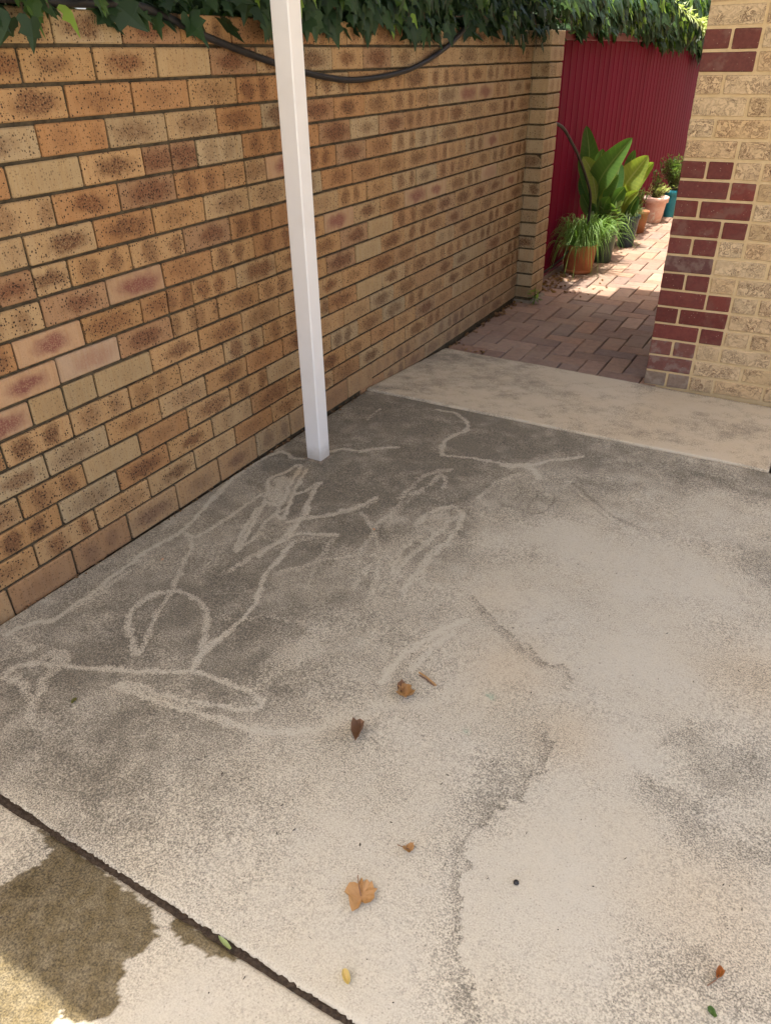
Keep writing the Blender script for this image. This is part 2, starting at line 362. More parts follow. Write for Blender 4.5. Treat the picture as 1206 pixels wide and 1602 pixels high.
CLEAN=[(0.0193,0.9,[(0.184,2.236),(0.127,2.22),(0.072,2.247),(0.034,2.232),(0.02,2.148),(0.015,2.048),(0.037,1.905),(0.066,1.777),(0.095,1.67),(0.116,1.576),(0.118,1.507),(0.103,1.431),(0.097,1.363),(0.111,1.291),(0.12,1.203),(0.13,1.129),(0.133,1.054),(0.125,0.992),(0.092,0.952),(0.069,0.904),(0.061,0.879)]),(0.0167,0.8,[(0.201,1.933),(0.202,1.817),(0.209,1.7),(0.198,1.611),(0.182,1.552),(0.126,1.551)]),(0.0168,0.7,[(0.168,1.534),(0.219,1.485),(0.276,1.39),(0.326,1.3),(0.354,1.236),(0.382,1.162),(0.419,1.098),(0.457,1.039),(0.473,1.003)]),(0.0193,0.75,[(0.473,1.003),(0.409,1.039),(0.347,1.086),(0.303,1.141),(0.293,1.195),(0.312,1.244),(0.359,1.278),(0.422,1.282),(0.492,1.252),(0.552,1.199),(0.595,1.142),(0.612,1.112)]),(0.02,0.85,[(0.347,2.086),(0.405,1.939),(0.439,1.847),(0.466,1.727)]),(0.0181,0.85,[(0.51,1.683),(0.536,1.586),(0.544,1.503),(0.57,1.434),(0.61,1.363),(0.623,1.295),(0.625,1.219),(0.62,1.142),(0.632,1.072),(0.647,1.026)]),(0.0187,0.75,[(0.194,0.768),(0.216,0.811),(0.252,0.843),(0.313,0.865),(0.387,0.894),(0.456,0.926),(0.53,0.961),(0.594,0.997),(0.651,1.022),(0.711,1.038),(0.785,1.038),(0.844,1.043),(0.886,1.029),(0.892,1.005),(0.85,0.981),(0.78,0.959),(0.706,0.939),(0.627,0.923),(0.543,0.91),(0.515,0.889)]),(0.0233,0.7,[(0.515,0.889),(0.613,0.899),(0.698,0.908),(0.778,0.921),(0.864,0.933),(0.957,0.954),(1.075,1.015)]),(0.0216,0.6,[(0.192,0.762),(0.253,0.766),(0.327,0.751),(0.356,0.745)]),(0.0276,0.6,[(0.25,0.899),(0.303,0.865),(0.323,0.805),(0.354,0.755),(0.4,0.695)]),(0.0256,0.6,[(0.252,0.843),(0.249,0.873),(0.264,0.906),(0.307,0.88)]),(0.0233,0.5,[(0.061,0.879),(0.117,0.877),(0.167,0.866),(0.191,0.892)]),(0.0171,0.65,[(0.143,1.283),(0.144,1.225),(0.149,1.155),(0.137,1.102)]),(0.0335,0.55,[(0.131,1.193),(0.144,1.106),(0.138,1.05)]),(0.017,0.9,[(0.229,1.913),(0.159,2.022),(0.181,2.099),(0.178,2.177),(0.214,2.156),(0.247,2.044),(0.28,1.964),(0.323,1.872),(0.267,1.863)]),(0.0483,0.75,[(0.26,1.906),(0.229,1.973),(0.211,2.05)]),(0.0415,0.6,[(0.238,2.039),(0.288,1.945),(0.285,1.873)]),(0.027,0.6,[(0.234,2.063),(0.293,1.947),(0.311,1.888)]),(0.0154,0.9,[(0.245,2.159),(0.275,2.06),(0.307,1.979),(0.362,1.87),(0.385,1.796),(0.351,1.81),(0.323,1.872)]),(0.0157,0.8,[(0.342,2.084),(0.341,2.021),(0.314,1.971)]),(0.0155,0.85,[(0.22,1.908),(0.274,1.822),(0.321,1.699),(0.379,1.554),(0.36,1.563),(0.305,1.689),(0.26,1.815)]),(0.0144,0.7,[(0.373,1.561),(0.377,1.629),(0.352,1.736),(0.35,1.82),(0.362,1.87)]),(0.0164,0.6,[(0.466,1.727),(0.455,1.634),(0.441,1.534),(0.436,1.444)]),(0.024,0.3,[(0.553,1.242),(0.618,1.264),(0.684,1.307),(0.74,1.338)]),(0.0167,0.4,[(0.227,1.509),(0.276,1.536),(0.322,1.58)]),(0.0525,0.45,[(0.872,1.322),(0.841,1.252),(0.828,1.169),(0.828,1.097)]),(0.0161,0.35,[(0.093,1.343),(0.175,1.335),(0.248,1.358)]),(0.0207,0.85,[(0.236,2.35),(0.278,2.402),(0.352,2.413),(0.389,2.463),(0.469,2.521)]),(0.0208,0.8,[(0.447,2.97),(0.514,2.977),(0.563,2.961),(0.634,2.895),(0.649,2.804),(0.626,2.712),(0.635,2.64),(0.682,2.548),(0.735,2.563),(0.834,2.588),(0.926,2.596),(1.002,2.61),(1.036,2.642),(1.082,2.708),(1.171,2.785),(1.198,2.81)]),(0.0325,0.85,[(0.916,2.591),(0.968,2.578),(1.007,2.627),(1.066,2.592),(1.104,2.548)]),(0.0251,0.5,[(1.023,2.555),(0.987,2.472),(0.961,2.371),(0.954,2.284)]),(0.0255,0.6,[(0.691,2.141),(0.683,2.232),(0.683,2.345),(0.724,2.407),(0.762,2.44)]),(0.0234,0.6,[(0.724,2.407),(0.778,2.358),(0.802,2.296)]),(0.023,0.6,[(0.74,2.376),(0.738,2.261),(0.713,2.176)]),(0.0218,0.8,[(0.617,2.096),(0.592,2.018),(0.555,1.965),(0.515,1.899),(0.466,1.851),(0.413,1.79)]),(0.02,0.6,[(0.626,2.071),(0.594,1.997),(0.536,1.921)]),(0.0199,0.8,[(0.35,2.1),(0.371,2.014),(0.416,1.922),(0.445,1.829),(0.456,1.732),(0.461,1.695)]),(0.0205,0.8,[(0.624,1.804),(0.558,1.768),(0.495,1.743),(0.474,1.692),(0.461,1.618),(0.459,1.562)]),(0.0216,0.5,[(0.629,1.796),(0.628,1.729),(0.657,1.67),(0.636,1.606),(0.601,1.534),(0.579,1.506)]),(0.0372,0.4,[(0.579,1.769),(0.512,1.703),(0.469,1.623)]),(0.0192,0.55,[(0.714,2.13),(0.717,2.042),(0.71,1.974),(0.722,1.897),(0.732,1.824),(0.75,1.758)]),(0.0201,0.6,[(0.618,1.977),(0.677,1.935),(0.73,1.882),(0.79,1.799),(0.84,1.717),(0.875,1.635),(0.91,1.543)]),(0.0243,0.75,[(0.834,1.989),(0.838,2.065),(0.86,2.131),(0.895,2.172),(0.942,2.154),(0.977,2.078),(0.985,1.982),(0.981,1.885),(0.977,1.793),(0.974,1.706),(0.985,1.631)]),(0.0216,0.7,[(0.871,1.919),(0.87,1.843),(0.885,1.76),(0.903,1.7)]),(0.0238,0.7,[(0.941,2.121),(0.93,2.011),(0.919,1.927),(0.917,1.831),(0.915,1.759),(0.921,1.694)]),(0.0214,0.65,[(0.992,1.967),(0.974,1.9),(0.97,1.789),(1.003,1.705)]),(0.0178,0.5,[(0.814,1.757),(0.763,1.738),(0.716,1.694),(0.67,1.651),(0.633,1.595),(0.586,1.526)]),(0.0256,0.9,[(1.206,1.589),(1.18,1.533),(1.161,1.468),(1.142,1.405),(1.13,1.348),(1.13,1.288),(1.131,1.242)]),(0.021,0.85,[(1.204,1.519),(1.191,1.458),(1.183,1.39),(1.176,1.325)]),(0.0418,0.6,[(1.369,1.481),(1.345,1.407),(1.311,1.309),(1.261,1.237),(1.186,1.174),(1.116,1.093),(1.081,1.024)]),(0.0748,0.5,[(0.915,2.085),(0.88,1.984),(0.846,1.886),(0.846,1.774)]),(0.0679,0.4,[(0.915,1.759),(0.912,1.623),(0.923,1.505)]),(0.0378,0.35,[(0.753,2.018),(0.772,1.905),(0.806,1.807)]),(0.0515,0.45,[(0.91,1.277),(0.876,1.196),(0.844,1.129),(0.831,1.076)]),(0.0208,0.5,[(0.838,1.566),(0.823,1.64),(0.822,1.708)]),(0.0261,0.45,[(0.738,2.261),(0.731,2.186),(0.725,2.068),(0.754,1.936)]),(0.0151,0.45,[(0.373,1.686),(0.438,1.663),(0.469,1.699)]),(0.0208,0.4,[(0.652,1.614),(0.683,1.546),(0.705,1.493)]),(0.0641,0.22,[(1.231,1.178),(1.263,1.327),(1.302,1.469)]),(0.0177,0.5,[(0.191,2.851),(0.198,2.764),(0.205,2.716)]),(0.0213,0.4,[(0.738,1.77),(0.772,1.68),(0.823,1.64)])]
DARK=[(0.01,0.5,[(1.155,2.27),(1.197,2.282),(1.215,2.347),(1.21,2.424),(1.185,2.452),(1.152,2.439),(1.144,2.342),(1.155,2.27)]),(0.005,0.4,[(1.153,2.347),(1.197,2.326)]),(0.005,0.4,[(1.156,2.382),(1.2,2.361)]),(0.005,0.4,[(1.159,2.419),(1.201,2.395)]),(0.005,0.35,[(1.11,2.392),(1.111,2.29)]),(0.0051,0.35,[(1.08,2.4),(1.079,2.306)]),(0.005,0.35,[(1.127,2.39),(1.134,2.314)]),(0.0051,0.4,[(1.054,2.397),(1.053,2.315)]),(0.0061,0.45,[(1.139,2.444),(1.05,2.419),(1.025,2.346),(1.035,2.282)]),(0.0218,0.35,[(1.153,2.291),(1.097,2.272),(1.048,2.289)]),(0.0235,0.55,[(1.237,2.57),(1.325,2.486),(1.391,2.432),(1.452,2.389),(1.516,2.362),(1.564,2.358)]),(0.0098,0.5,[(1.229,2.528),(1.34,2.437),(1.442,2.353),(1.464,2.344)]),(0.0084,0.5,[(1.229,2.629),(1.283,2.558)]),(0.062,0.3,[(1.295,2.589),(1.374,2.607),(1.452,2.662)]),(0.019,0.4,[(1.189,2.194),(1.228,2.195)]),(0.0126,0.5,[(1.167,1.996),(1.186,1.997)]),(0.0373,0.5,[(0.993,2.026),(1.048,1.997)]),(0.009,0.8,[(1.396,1.569),(1.413,1.578),(1.432,1.559)]),(0.0258,0.3,[(1.223,1.656),(1.325,1.585),(1.386,1.553),(1.443,1.528),(1.488,1.51)]),(0.0103,0.4,[(1.601,2.088),(1.613,2.088)]),(0.0234,0.45,[(1.858,2.422),(1.875,2.394)]),(0.0176,0.35,[(1.931,2.37),(1.94,2.366)]),(0.0165,0.35,[(1.946,2.508),(1.953,2.522)]),(0.0139,0.35,[(1.916,2.326),(1.932,2.331)]),(0.0143,0.35,[(1.84,2.366),(1.846,2.369)]),(0.0244,0.25,[(1.664,1.959),(1.682,1.966)]),(0.1248,0.3,[(1.891,1.403),(1.952,1.392),(2.036,1.421)]),(0.0703,0.4,[(1.837,1.251),(1.901,1.222),(1.951,1.189)]),(0.0884,0.3,[(2.028,1.175),(2.076,1.202)]),(0.071,0.28,[(1.965,0.87),(2.031,0.881),(2.099,0.869)]),(0.0489,0.35,[(1.982,0.901),(2.007,0.921)]),(0.1111,0.3,[(1.934,2.309),(1.983,2.269)]),(0.0213,0.3,[(1.515,0.887),(1.545,0.809),(1.575,0.734)]),(0.028,0.3,[(1.64,0.64),(1.674,0.61)]),(0.0725,0.2,[(1.501,1.122),(1.502,1.055),(1.512,0.989)]),(0.0302,0.4,[(1.825,1.252),(1.857,1.27)]),(0.0468,0.35,[(1.839,1.243),(1.883,1.228),(1.914,1.214),(1.923,1.166)]),(0.022,0.35,[(1.951,1.131),(1.973,1.123)]),(0.0153,0.4,[(2.018,1.013),(2.023,1.004)]),(0.0165,0.4,[(1.989,0.9),(1.995,0.895)]),(0.0106,0.35,[(1.986,0.877),(1.989,0.877)]),(0.0127,0.3,[(1.974,0.894),(1.976,0.894)]),(0.0226,0.3,[(1.866,1.505),(1.875,1.505)])]
WET=[[(0.69,0.49),(0.771,0.47),(0.756,0.406),(0.738,0.363),(0.654,0.247),(0.949,0.064),(1.061,0.127),(1.06,0.204),(1.038,0.266),(1.08,0.265),(1.117,0.296),(1.118,0.331),(1.094,0.348),(1.074,0.38),(1.086,0.414),(1.099,0.446),(1.072,0.463),(1.031,0.483),(0.904,0.489),(0.772,0.499),(0.689,0.497)],[(1.09,0.473),(1.113,0.463),(1.162,0.462),(1.239,0.478),(1.255,0.492),(1.18,0.501),(1.102,0.504)]]
DIRT=[(0.097,2.798,0.85),(0.434,2.573,0.8),(0.544,2.867,0.9),(-0.14,3.055,0.8),(0.782,2.761,0.9),(1.004,2.881,0.85),(1.301,2.83,0.75),(1.551,2.868,0.7),(1.793,2.876,0.75),(1.924,2.86,0.75),(1.47,2.671,0.4),(1.714,2.635,0.2),(1.932,2.65,0.3),(1.173,2.631,0.6),(0.677,2.24,0.9),(0.832,2.384,0.9),(0.526,2.099,0.95),(1.068,2.338,0.5),(0.321,2.046,0.75),(0.206,1.868,0.6),(0.147,1.575,0.55),(0.097,1.318,0.55),(0.052,1.093,0.55),(0.137,0.864,0.6),(0.5,1.673,0.7),(0.672,1.862,0.8),(0.895,2.135,0.7),(1.044,1.926,0.5),(0.908,1.807,0.6),(1.143,2.026,0.25),(0.484,1.448,0.75),(0.678,1.364,0.8),(0.474,1.217,0.75),(0.454,1.103,0.75),(0.762,1.484,0.65),(0.901,1.452,0.55),(1.053,1.536,0.4),(1.114,1.678,0.3),(1.254,1.755,0.15),(1.375,2.153,0.12),(1.613,2.069,0.1),(1.793,2.168,0.12),(1.959,2.3,0.5),(1.918,2.237,0.35),(0.416,0.898,0.8),(0.338,0.771,0.75),(0.427,0.644,0.7),(0.559,0.671,0.72),(0.666,0.777,0.7),(0.715,0.67,0.7),(0.715,0.954,0.7),(0.848,1.054,0.7),(0.879,1.155,0.7),(0.974,1.266,0.5),(1.11,1.283,0.45),(1.263,1.368,0.32),(1.415,1.453,0.2),(1.719,1.621,0.05),(1.927,1.551,0.3),(1.987,1.445,0.4),(2.05,1.595,0.35),(2.067,1.345,0.3),(1.921,1.244,0.4),(1.787,1.334,0.1),(0.896,0.652,0.5),(0.973,0.734,0.4),(0.98,0.839,0.45),(1.09,0.945,0.35),(1.188,1.022,0.35),(1.31,1.09,0.2),(1.513,1.203,0.3),(1.504,1.03,0.3),(1.496,0.88,0.15),(1.083,0.649,0.3),(0.964,0.582,0.4),(1.227,0.616,0.2),(1.335,0.756,0.15),(1.365,0.552,0.12),(1.517,0.573,0.12),(1.588,0.745,0.15),(1.611,0.59,0.25),(1.682,0.951,0),(1.777,1.09,0.05),(1.872,0.978,0.15),(1.799,0.796,0.1),(1.917,0.787,0.3),(2.004,0.911,0.35),(2.083,0.982,0.3),(2.067,0.848,0.35),(2.099,1.106,0.3),(0.636,0.469,0.3),(1.029,0.431,0.3),(1.178,0.446,0.1),(1.189,0.353,0.1),(1.337,0.436,0.1),(0.759,0.556,0.5)]
# ------------------------------------------------------------------ concrete slabs
def pl_dist(x, y, pts):
    d = np.full(x.shape, 9e9)
    for (ax, ay), (bx, by) in zip(pts[:-1], pts[1:]):
        vx, vy = bx-ax, by-ay; L = vx*vx+vy*vy+1e-9
        t = np.clip(((x-ax)*vx+(y-ay)*vy)/L, 0, 1)
        d = np.minimum(d, np.hypot(x-ax-t*vx, y-ay-t*vy))
    return d
def smooth_line(pts): return [(p.x, p.y) for p in spline([(a, b, 0) for a, b in pts], 4)]
def strokes(x, y, data, soft):
    out = np.zeros_like(x)
    for w_, s, pts in data:
        pts = smooth_line(pts); w_ = w_*(1.42 if soft > .72 else 1.); m = w_*1.6
        px = [p[0] for p in pts]; py = [p[1] for p in pts]
        k = (x > min(px)-m) & (x < max(px)+m) & (y > min(py)-m) & (y < max(py)+m)
        if not k.any(): continue
        xs = x[k]+vnoise(x[k], y[k], 45, 3)*w_*.5+vnoise(x[k], y[k], 12, 4)*w_*.5; ys = y[k]+vnoise(x[k], y[k], 45, 8)*w_*.5
        d = pl_dist(xs, ys, pts)/(w_*.5)
        v = s*np.clip(1-(d-.35)/soft, 0, 1) if w_ < .05 or soft > .72 else s*np.exp(-d*d*.7)
        v = v*v*(3-2*v) if s > .99 else v
        out[k] = np.maximum(out[k], v)
    return out
def inside(x, y, poly):
    c = np.zeros(x.shape, bool); n = len(poly)
    for i in range(n):
        (x1, y1), (x2, y2) = poly[i], poly[(i+1) % n]
        k = ((y1 > y) != (y2 > y)) & (x < (x2-x1)*(y-y1)/(y2-y1+1e-12)+x1); c ^= k
    return c
def slab(name, x0, x1, y0, y1, step, mat, edge_noise=(0, 0), dirtf=None, thick=.10):
    nx = int((x1-x0)/step)+1; ny = int((y1-y0)/step)+1
    gx, gy = np.meshgrid(np.linspace(x0, x1, nx), np.linspace(y0, y1, ny))
    y_ = gy.copy()
    if edge_noise[0]: y_[0] += edge_noise[0]*(vnoise(gx[0], gx[0]*0+3, 14, 21)+.7*vnoise(gx[0], gx[0]*0+9, 55, 22))
    if edge_noise[1]: y_[-1] += edge_noise[1]*(vnoise(gx[0], gx[0]*0+5, 14, 23)+.7*vnoise(gx[0], gx[0]*0+11, 55, 24))
    x, y = gx.ravel(), y_.ravel()
    z = np.where(y < 3.0299, -.022-.0125*y, 0)
    if y0 > 3: t = (y-3.03)/.94; z = -.053*(1-t)+(-.128-.014*x)*t
    z = z+vnoise(x, y, 3, 31)*.004+vnoise(x, y, 40, 32)*.0009
    # rounded arris along the joints
    for e, on in ((y0, edge_noise[0]), (y1, edge_noise[1])):
        if on: z = z-np.clip(1-np.abs(gy.ravel()-e)/.010, 0, 1)**2*.005
    dirt, clean, dark, wet, tan = dirtf(x, y)
    V = np.stack([x, y, z], 1)
    i = np.arange(nx*ny).reshape(ny, nx)
    F = np.stack([i[:-1, :-1], i[:-1, 1:], i[1:, 1:], i[1:, :-1]], -1).reshape(-1, 4)
    # skirt
    loop = np.concatenate([i[0, :], i[1:, -1], i[-1, -2::-1], i[-2:0:-1, 0]]); n0 = len(V)
    S = V[loop].copy(); S[:, 2] -= thick; V = np.concatenate([V, S]); m = len(loop); a = np.arange(m); b = (a+1) % m
    F = np.concatenate([F, np.stack([loop[a], n0+a, n0+b, loop[b]], -1)])
    me = bpy.data.meshes.new(name); me.vertices.add(len(V)); me.vertices.foreach_set('co', V.astype(np.float32).ravel())
    me.loops.add(F.size); me.loops.foreach_set('vertex_index', F.astype(np.int32).ravel())
    me.polygons.add(len(F)); me.polygons.foreach_set('loop_start', np.arange(0, F.size, 4, dtype=np.int32)); me.polygons.foreach_set('loop_total', np.full(len(F), 4, np.int32))
    me.update(calc_edges=True); me.validate()
    for nme, arr in (('dirt', dirt), ('clean', clean), ('dark', dark), ('wet', wet), ('tan', tan), ('lichen', np.maximum(np.exp(-((x-1.399)**2+(y-1.334)**2)/.012**2), .6*np.exp(-((x-1.394)**2+(y-1.194)**2)/.010**2)))):
        at = me.attributes.new(nme, 'FLOAT', 'POINT'); at.data.foreach_set('value', np.concatenate([arr, arr[loop]]).astype(np.float32))
    me.materials.append(mat); o = bpy.data.objects.new(name, me); link(o); tag(o, kind='structure'); return o
def main_dirt(x, y):
    xs = x+vnoise(x, y, 9, 41)*.10; ys = y+vnoise(x, y, 9, 42)*.10
    num = np.zeros_like(x); den = np.full(x.shape, 1e-6)
    for a, b, v in DIRT:
        w_ = 1/((xs-a)**2+(ys-b)**2+.004)**1.6; num += w_*v; den += w_
    d = num/den*.97; d = d*(1+.06*np.clip((1.5-x), 0, 1))
    d = d*(1+.40*vnoise(x, y, 8, 43)+.4*vnoise(x, y, 23, 44))
    for pts, s, fade in TIDE:                            # tide marks: crisp on one side, fading on the other
        pts = smooth_line(pts); px = [p[0] for p in pts]; py = [p[1] for p in pts]
        k = (x > min(px)-.4) & (x < max(px)+.1) & (y > min(py)-.3) & (y < max(py)+.1)
        xk = x[k]+vnoise(x[k], y[k], 30, 45)*.03+vnoise(x[k], y[k], 90, 46)*.012; yk = y[k]+vnoise(x[k], y[k], 30, 47)*.03+vnoise(x[k], y[k], 90, 48)*.012
        best = np.full(xk.shape, 9e9); sg = np.zeros_like(xk)
        for (ax, ay), (bx, by) in zip(pts[:-1], pts[1:]):
            vx, vy = bx-ax, by-ay; t = np.clip(((xk-ax)*vx+(yk-ay)*vy)/(vx*vx+vy*vy+1e-9), 0, 1); qx = xk-ax-t*vx; qy = yk-ay-t*vy
            dd = np.hypot(qx, qy); m = dd < best; best[m] = dd[m]; sg[m] = (-.86*qx-.5*qy)[m]
        n = len(pts); e0 = np.hypot(xk-pts[0][0], yk-pts[0][1]); e1 = np.hypot(xk-pts[-1][0], yk-pts[-1][1])
        v = np.where(sg > 0, s*(.55*np.exp(-best/.008)+.6*np.exp(-best/fade)), 0)*np.clip(np.minimum(e0, e1)/.06, 0, 1)
        d[k] = np.maximum(d[k], d[k]*.6+v)
    clean = strokes(x, y, CLEAN, .85); dark = strokes(x, y, [(w_, s_*(1.7 if w_ > .05 else 1.), p_) for w_, s_, p_ in DARK], .7)
    wet = np.zeros_like(x)
    xj = x+vnoise(x, y, 60, 51)*.012+vnoise(x, y, 150, 52)*.006; yj = y+vnoise(x, y, 60, 53)*.012+vnoise(x, y, 150, 54)*.006
    for p in WET: wet = np.maximum(wet, inside(xj, yj, p).astype(float))
    tan = np.zeros_like(x)
    for a, b, r, s in ((1.41, 1.46, .12, .35), (2.0, 1.75, .15, .3), (1.25, 1.75, .1, .15), (2.02, 1.0, .18, .3), (1.62, 1.30, .10, .3), (.22, 2.12, .05, .4)):
        tan = np.maximum(tan, s*np.exp(-((x-a)**2+(y-b)**2)/r**2))
    return d, clean, dark, wet*(y < .497), tan
def strip_dirt(x, y):
    d = .20+vnoise(x, y, 4, 61)*.4+vnoise(x, y, 13, 62)*.5+vnoise(x, y, 31, 63)*.4
    d = d+.25*np.clip(1-x/1.0, 0, 1)+.5*np.clip(1-(3.97-y)/.04, 0, 1)*np.clip((x-1.1)*4, 0, 1)
    ring = np.abs(np.hypot((x-.42)/.22, (y-3.62)/.13)-1); cl = .5*np.clip(1-ring/.14, 0, 1)*(y < 3.66)
    cl = np.maximum(cl, .9*np.clip(1-pl_dist(x, y, [(.12, 3.04), (.25, 3.10), (.42, 3.12), (.55, 3.05)])/.022, 0, 1))
    o = np.zeros_like(x); return np.clip(d, 0, .9), cl, o, o, o+.3*np.clip((x-.4)*1.2, 0, 1)*(.7+.6*vnoise(x, y, 6, 64))
slab('concrete_slab', .012, 2.75, .5055, 3.024, .006, M_SLAB, (.004, 0), main_dirt)
slab('near_concrete_slab', .012, 2.75, -.70, .4945, .006, M_SLAB, (0, .004), main_dirt)
slab('concrete_strip', .004, 1.897, 3.035, 3.966, .010, M_STRIP, (.004, 0), strip_dirt)
slab('concrete_strip', 1.909, 2.75, 3.035, 3.966, .02, M_STRIP, (.004, 0), strip_dirt)
def plain(x, y): o = np.zeros_like(x); return o+.2+vnoise(x, y, 2, 71)*.4, o, o, o, o
slab('driveway_slab', 2.757, 6.5, -.70, 3.966, .06, M_SLAB, (0, 0), plain)
slab('driveway_slab', -.0, 6.5, -6.0, -.708, .06, M_SLAB, (0, 0), plain)
V, F = [(-250, -250, -.26), (250, -250, -.26), (250, 250, -.26), (-250, 250, -.26)], [(0, 1, 2, 3)]
tag(mesh('ground', V, F, M_EARTH), kind='structure')
V = [(.0, 3.018, -.075), (2.75, 3.018, -.075), (2.75, 3.045, -.075), (.0, 3.045, -.075)]; tag(mesh('strip_joint_soil', V, [(0, 1, 2, 3)], M_SOIL), 'thin line of dirt in the joint before the pale strip', 'soil', kind='stuff')
# soil in the open joint
nx = 420; V = []; F = []
for i in range(nx+1):
    x = .01+2.74*i/nx; w0 = .012+.004*math.sin(x*9)+R.uniform(-.002, .002)
    dz = -.006 if x > .68 else -.003
    for k, (dy, dzz) in enumerate(((-.016, -.004), (-.006, .0), (.001, .002), (.007, 0.), (.016, -.004))):
        V.append((x, .500+dy+R.uniform(-.0015, .0015), -.028+dz+dzz+R.uniform(-.0022, .0022)))
    if i: b = (i-1)*5; F += [(b+k, b+k+1, b+k+6, b+k+5) for k in range(4)]
tag(mesh('joint_soil', V, F, M_SOIL), 'dark soil filling the open joint between the two slabs', 'soil', kind='stuff')

# ------------------------------------------------------------------ bricks
def jit(c, a=.06):
    t = 1+R.uniform(-a, a)*1.3; h = R.uniform(-a, a)*.45; return [c[0]*t*(1+h), c[1]*t, c[2]*t*(1-h)]
def tanbrick(kind=None):
    k = kind or R.choices(['one', 'two', 'plain', 'grey', 'red', 'few', 'pink'], [42, 34, 2, 6, 7, 9, 1])[0]
    bc = jit(R.choice([(.38, .225, .100), (.40, .245, .115), (.37, .212, .092), (.39, .260, .132), (.345, .185, .080)]), .05); bd = jit((.145, .060, .026), .15); two = 0.; am = R.uniform(.4, 1.); fl = R.uniform(.85, 1.)
    if k == 'two': two = 1.; am = R.uniform(.5, .95)
    if k == 'plain': am = .12; fl = .4; bc = jit((.37, .255, .13))
    if k == 'few': am = R.uniform(.2, .4); two = R.choice([0., 1.]); fl = .7
    if k == 'grey': bc = jit((.36, .26, .145)); bd = jit((.145, .075, .037)); two = R.choice([0., 1.]); fl = .8
    if k == 'red': bc = jit((.32, .185, .095)); bd = jit((.15, .06, .028)); am = .95
    if k == 'pink': bc = jit((.40, .25, .14)); bd = jit((.18, .055, .045)); am = .9; fl = .12
    if k == 'white': bc = jit((.44, .30, .19)); bd = jit((.28, .12, .08)); am = .5; fl = .1
    return bc, bd, (R.random(), two, am, fl)
def place_bricks(parent, specs, mat_of, nmax=300, seen=None, name='brick'):
    """specs: (centre xyz local, length, height, depth, axis, kind-tuple, matkey); axis 'y': faces +x, 'x': faces -y, 'p': faces -x, 'f': flat paver"""
    order = sorted(range(len(specs)), key=lambda i: -(seen(specs[i]) if seen else 1))
    singles = set([i for i in order[:nmax] if (seen is None or seen(specs[i]) > 0)])
    J = {}
    for i, (c, l, h, d, ax, kd, mk) in enumerate(specs):
        v, f = cbox(l, d, h, .0035 if ax != 'f' else .004, .0012)
        bl = [(p[0], p[2], p[1]) for p in v]
        if ax == 'y': v = [(-p[1], p[0], p[2]) for p in v]
        elif ax == 'p': v = [(p[1], -p[0], p[2]) for p in v]
        elif ax == 'f': bl = [(p[0], p[1], p[2]) for p in v]
        n = len(v); at = {'bl': ('FLOAT_VECTOR', bl), 'bc': ('FLOAT_COLOR', [(*kd[0], 1)]*n), 'bd': ('FLOAT_COLOR', [(*kd[1], 1)]*n), 'bs': ('FLOAT_COLOR', [kd[2]]*n)}
        if i in singles: mesh(name, v, f, mat_of[mk], parent, c, attrs=at)
        else:
            j = J.setdefault(mk, Join()); j.add([(p[0]+c[0], p[1]+c[1], p[2]+c[2]) for p in v], f, **{a: b[1] for a, b in at.items()})
    for mk, j in J.items():
        T = {'bl': 'FLOAT_VECTOR', 'bc': 'FLOAT_COLOR', 'bd': 'FLOAT_COLOR', 'bs': 'FLOAT_COLOR'}
        o = mesh('remaining_'+name+'s', j.v, j.f, mat_of[mk], parent, attrs={a: (T[a], b) for a, b in j.a.items()}); o['kind'] = 'stuff'
def seen_from(origin=(0, 0, 0)):
    rt, up = _r2, _u2
    def f(s):
        p = Vector(s[0])+Vector(origin)-CAM; dz = p.dot(_f)
        if dz < .1: return 0
        u, v_ = p.dot(rt)/dz*FPX, p.dot(up)/dz*FPX
        if abs(u) > 640 or abs(v_) > 840: return 0
        return s[1]*s[2]/dz**2
    return f
ZT, CH, MOD = 1.5217, .086, .2387
WALL = empty('brick_wall', (0, 2.4, -.16))
tag(WALL, 'long garden wall of speckled tan brick behind the white post', 'brick wall')
KIND = {}
for k, l in dict(pink=[(9, 0), (11, -2), (10, -1), (12, -2), (9, 8), (9, 9), (4, 11), (4, 12), (9, 5), (10, 14)], white=[(11, -1), (9, 12)], plain=[(12, -1), (12, 0), (5, -1), (10, 7)], grey=[(16, -1), (4, 1), (1, 0), (4, -1)], red=[(11, 0), (10, 6), (11, 5), (16, 9), (5, 1), (6, 1), (8, 2)]).items():
    for c in l: KIND[c] = k
specs = []
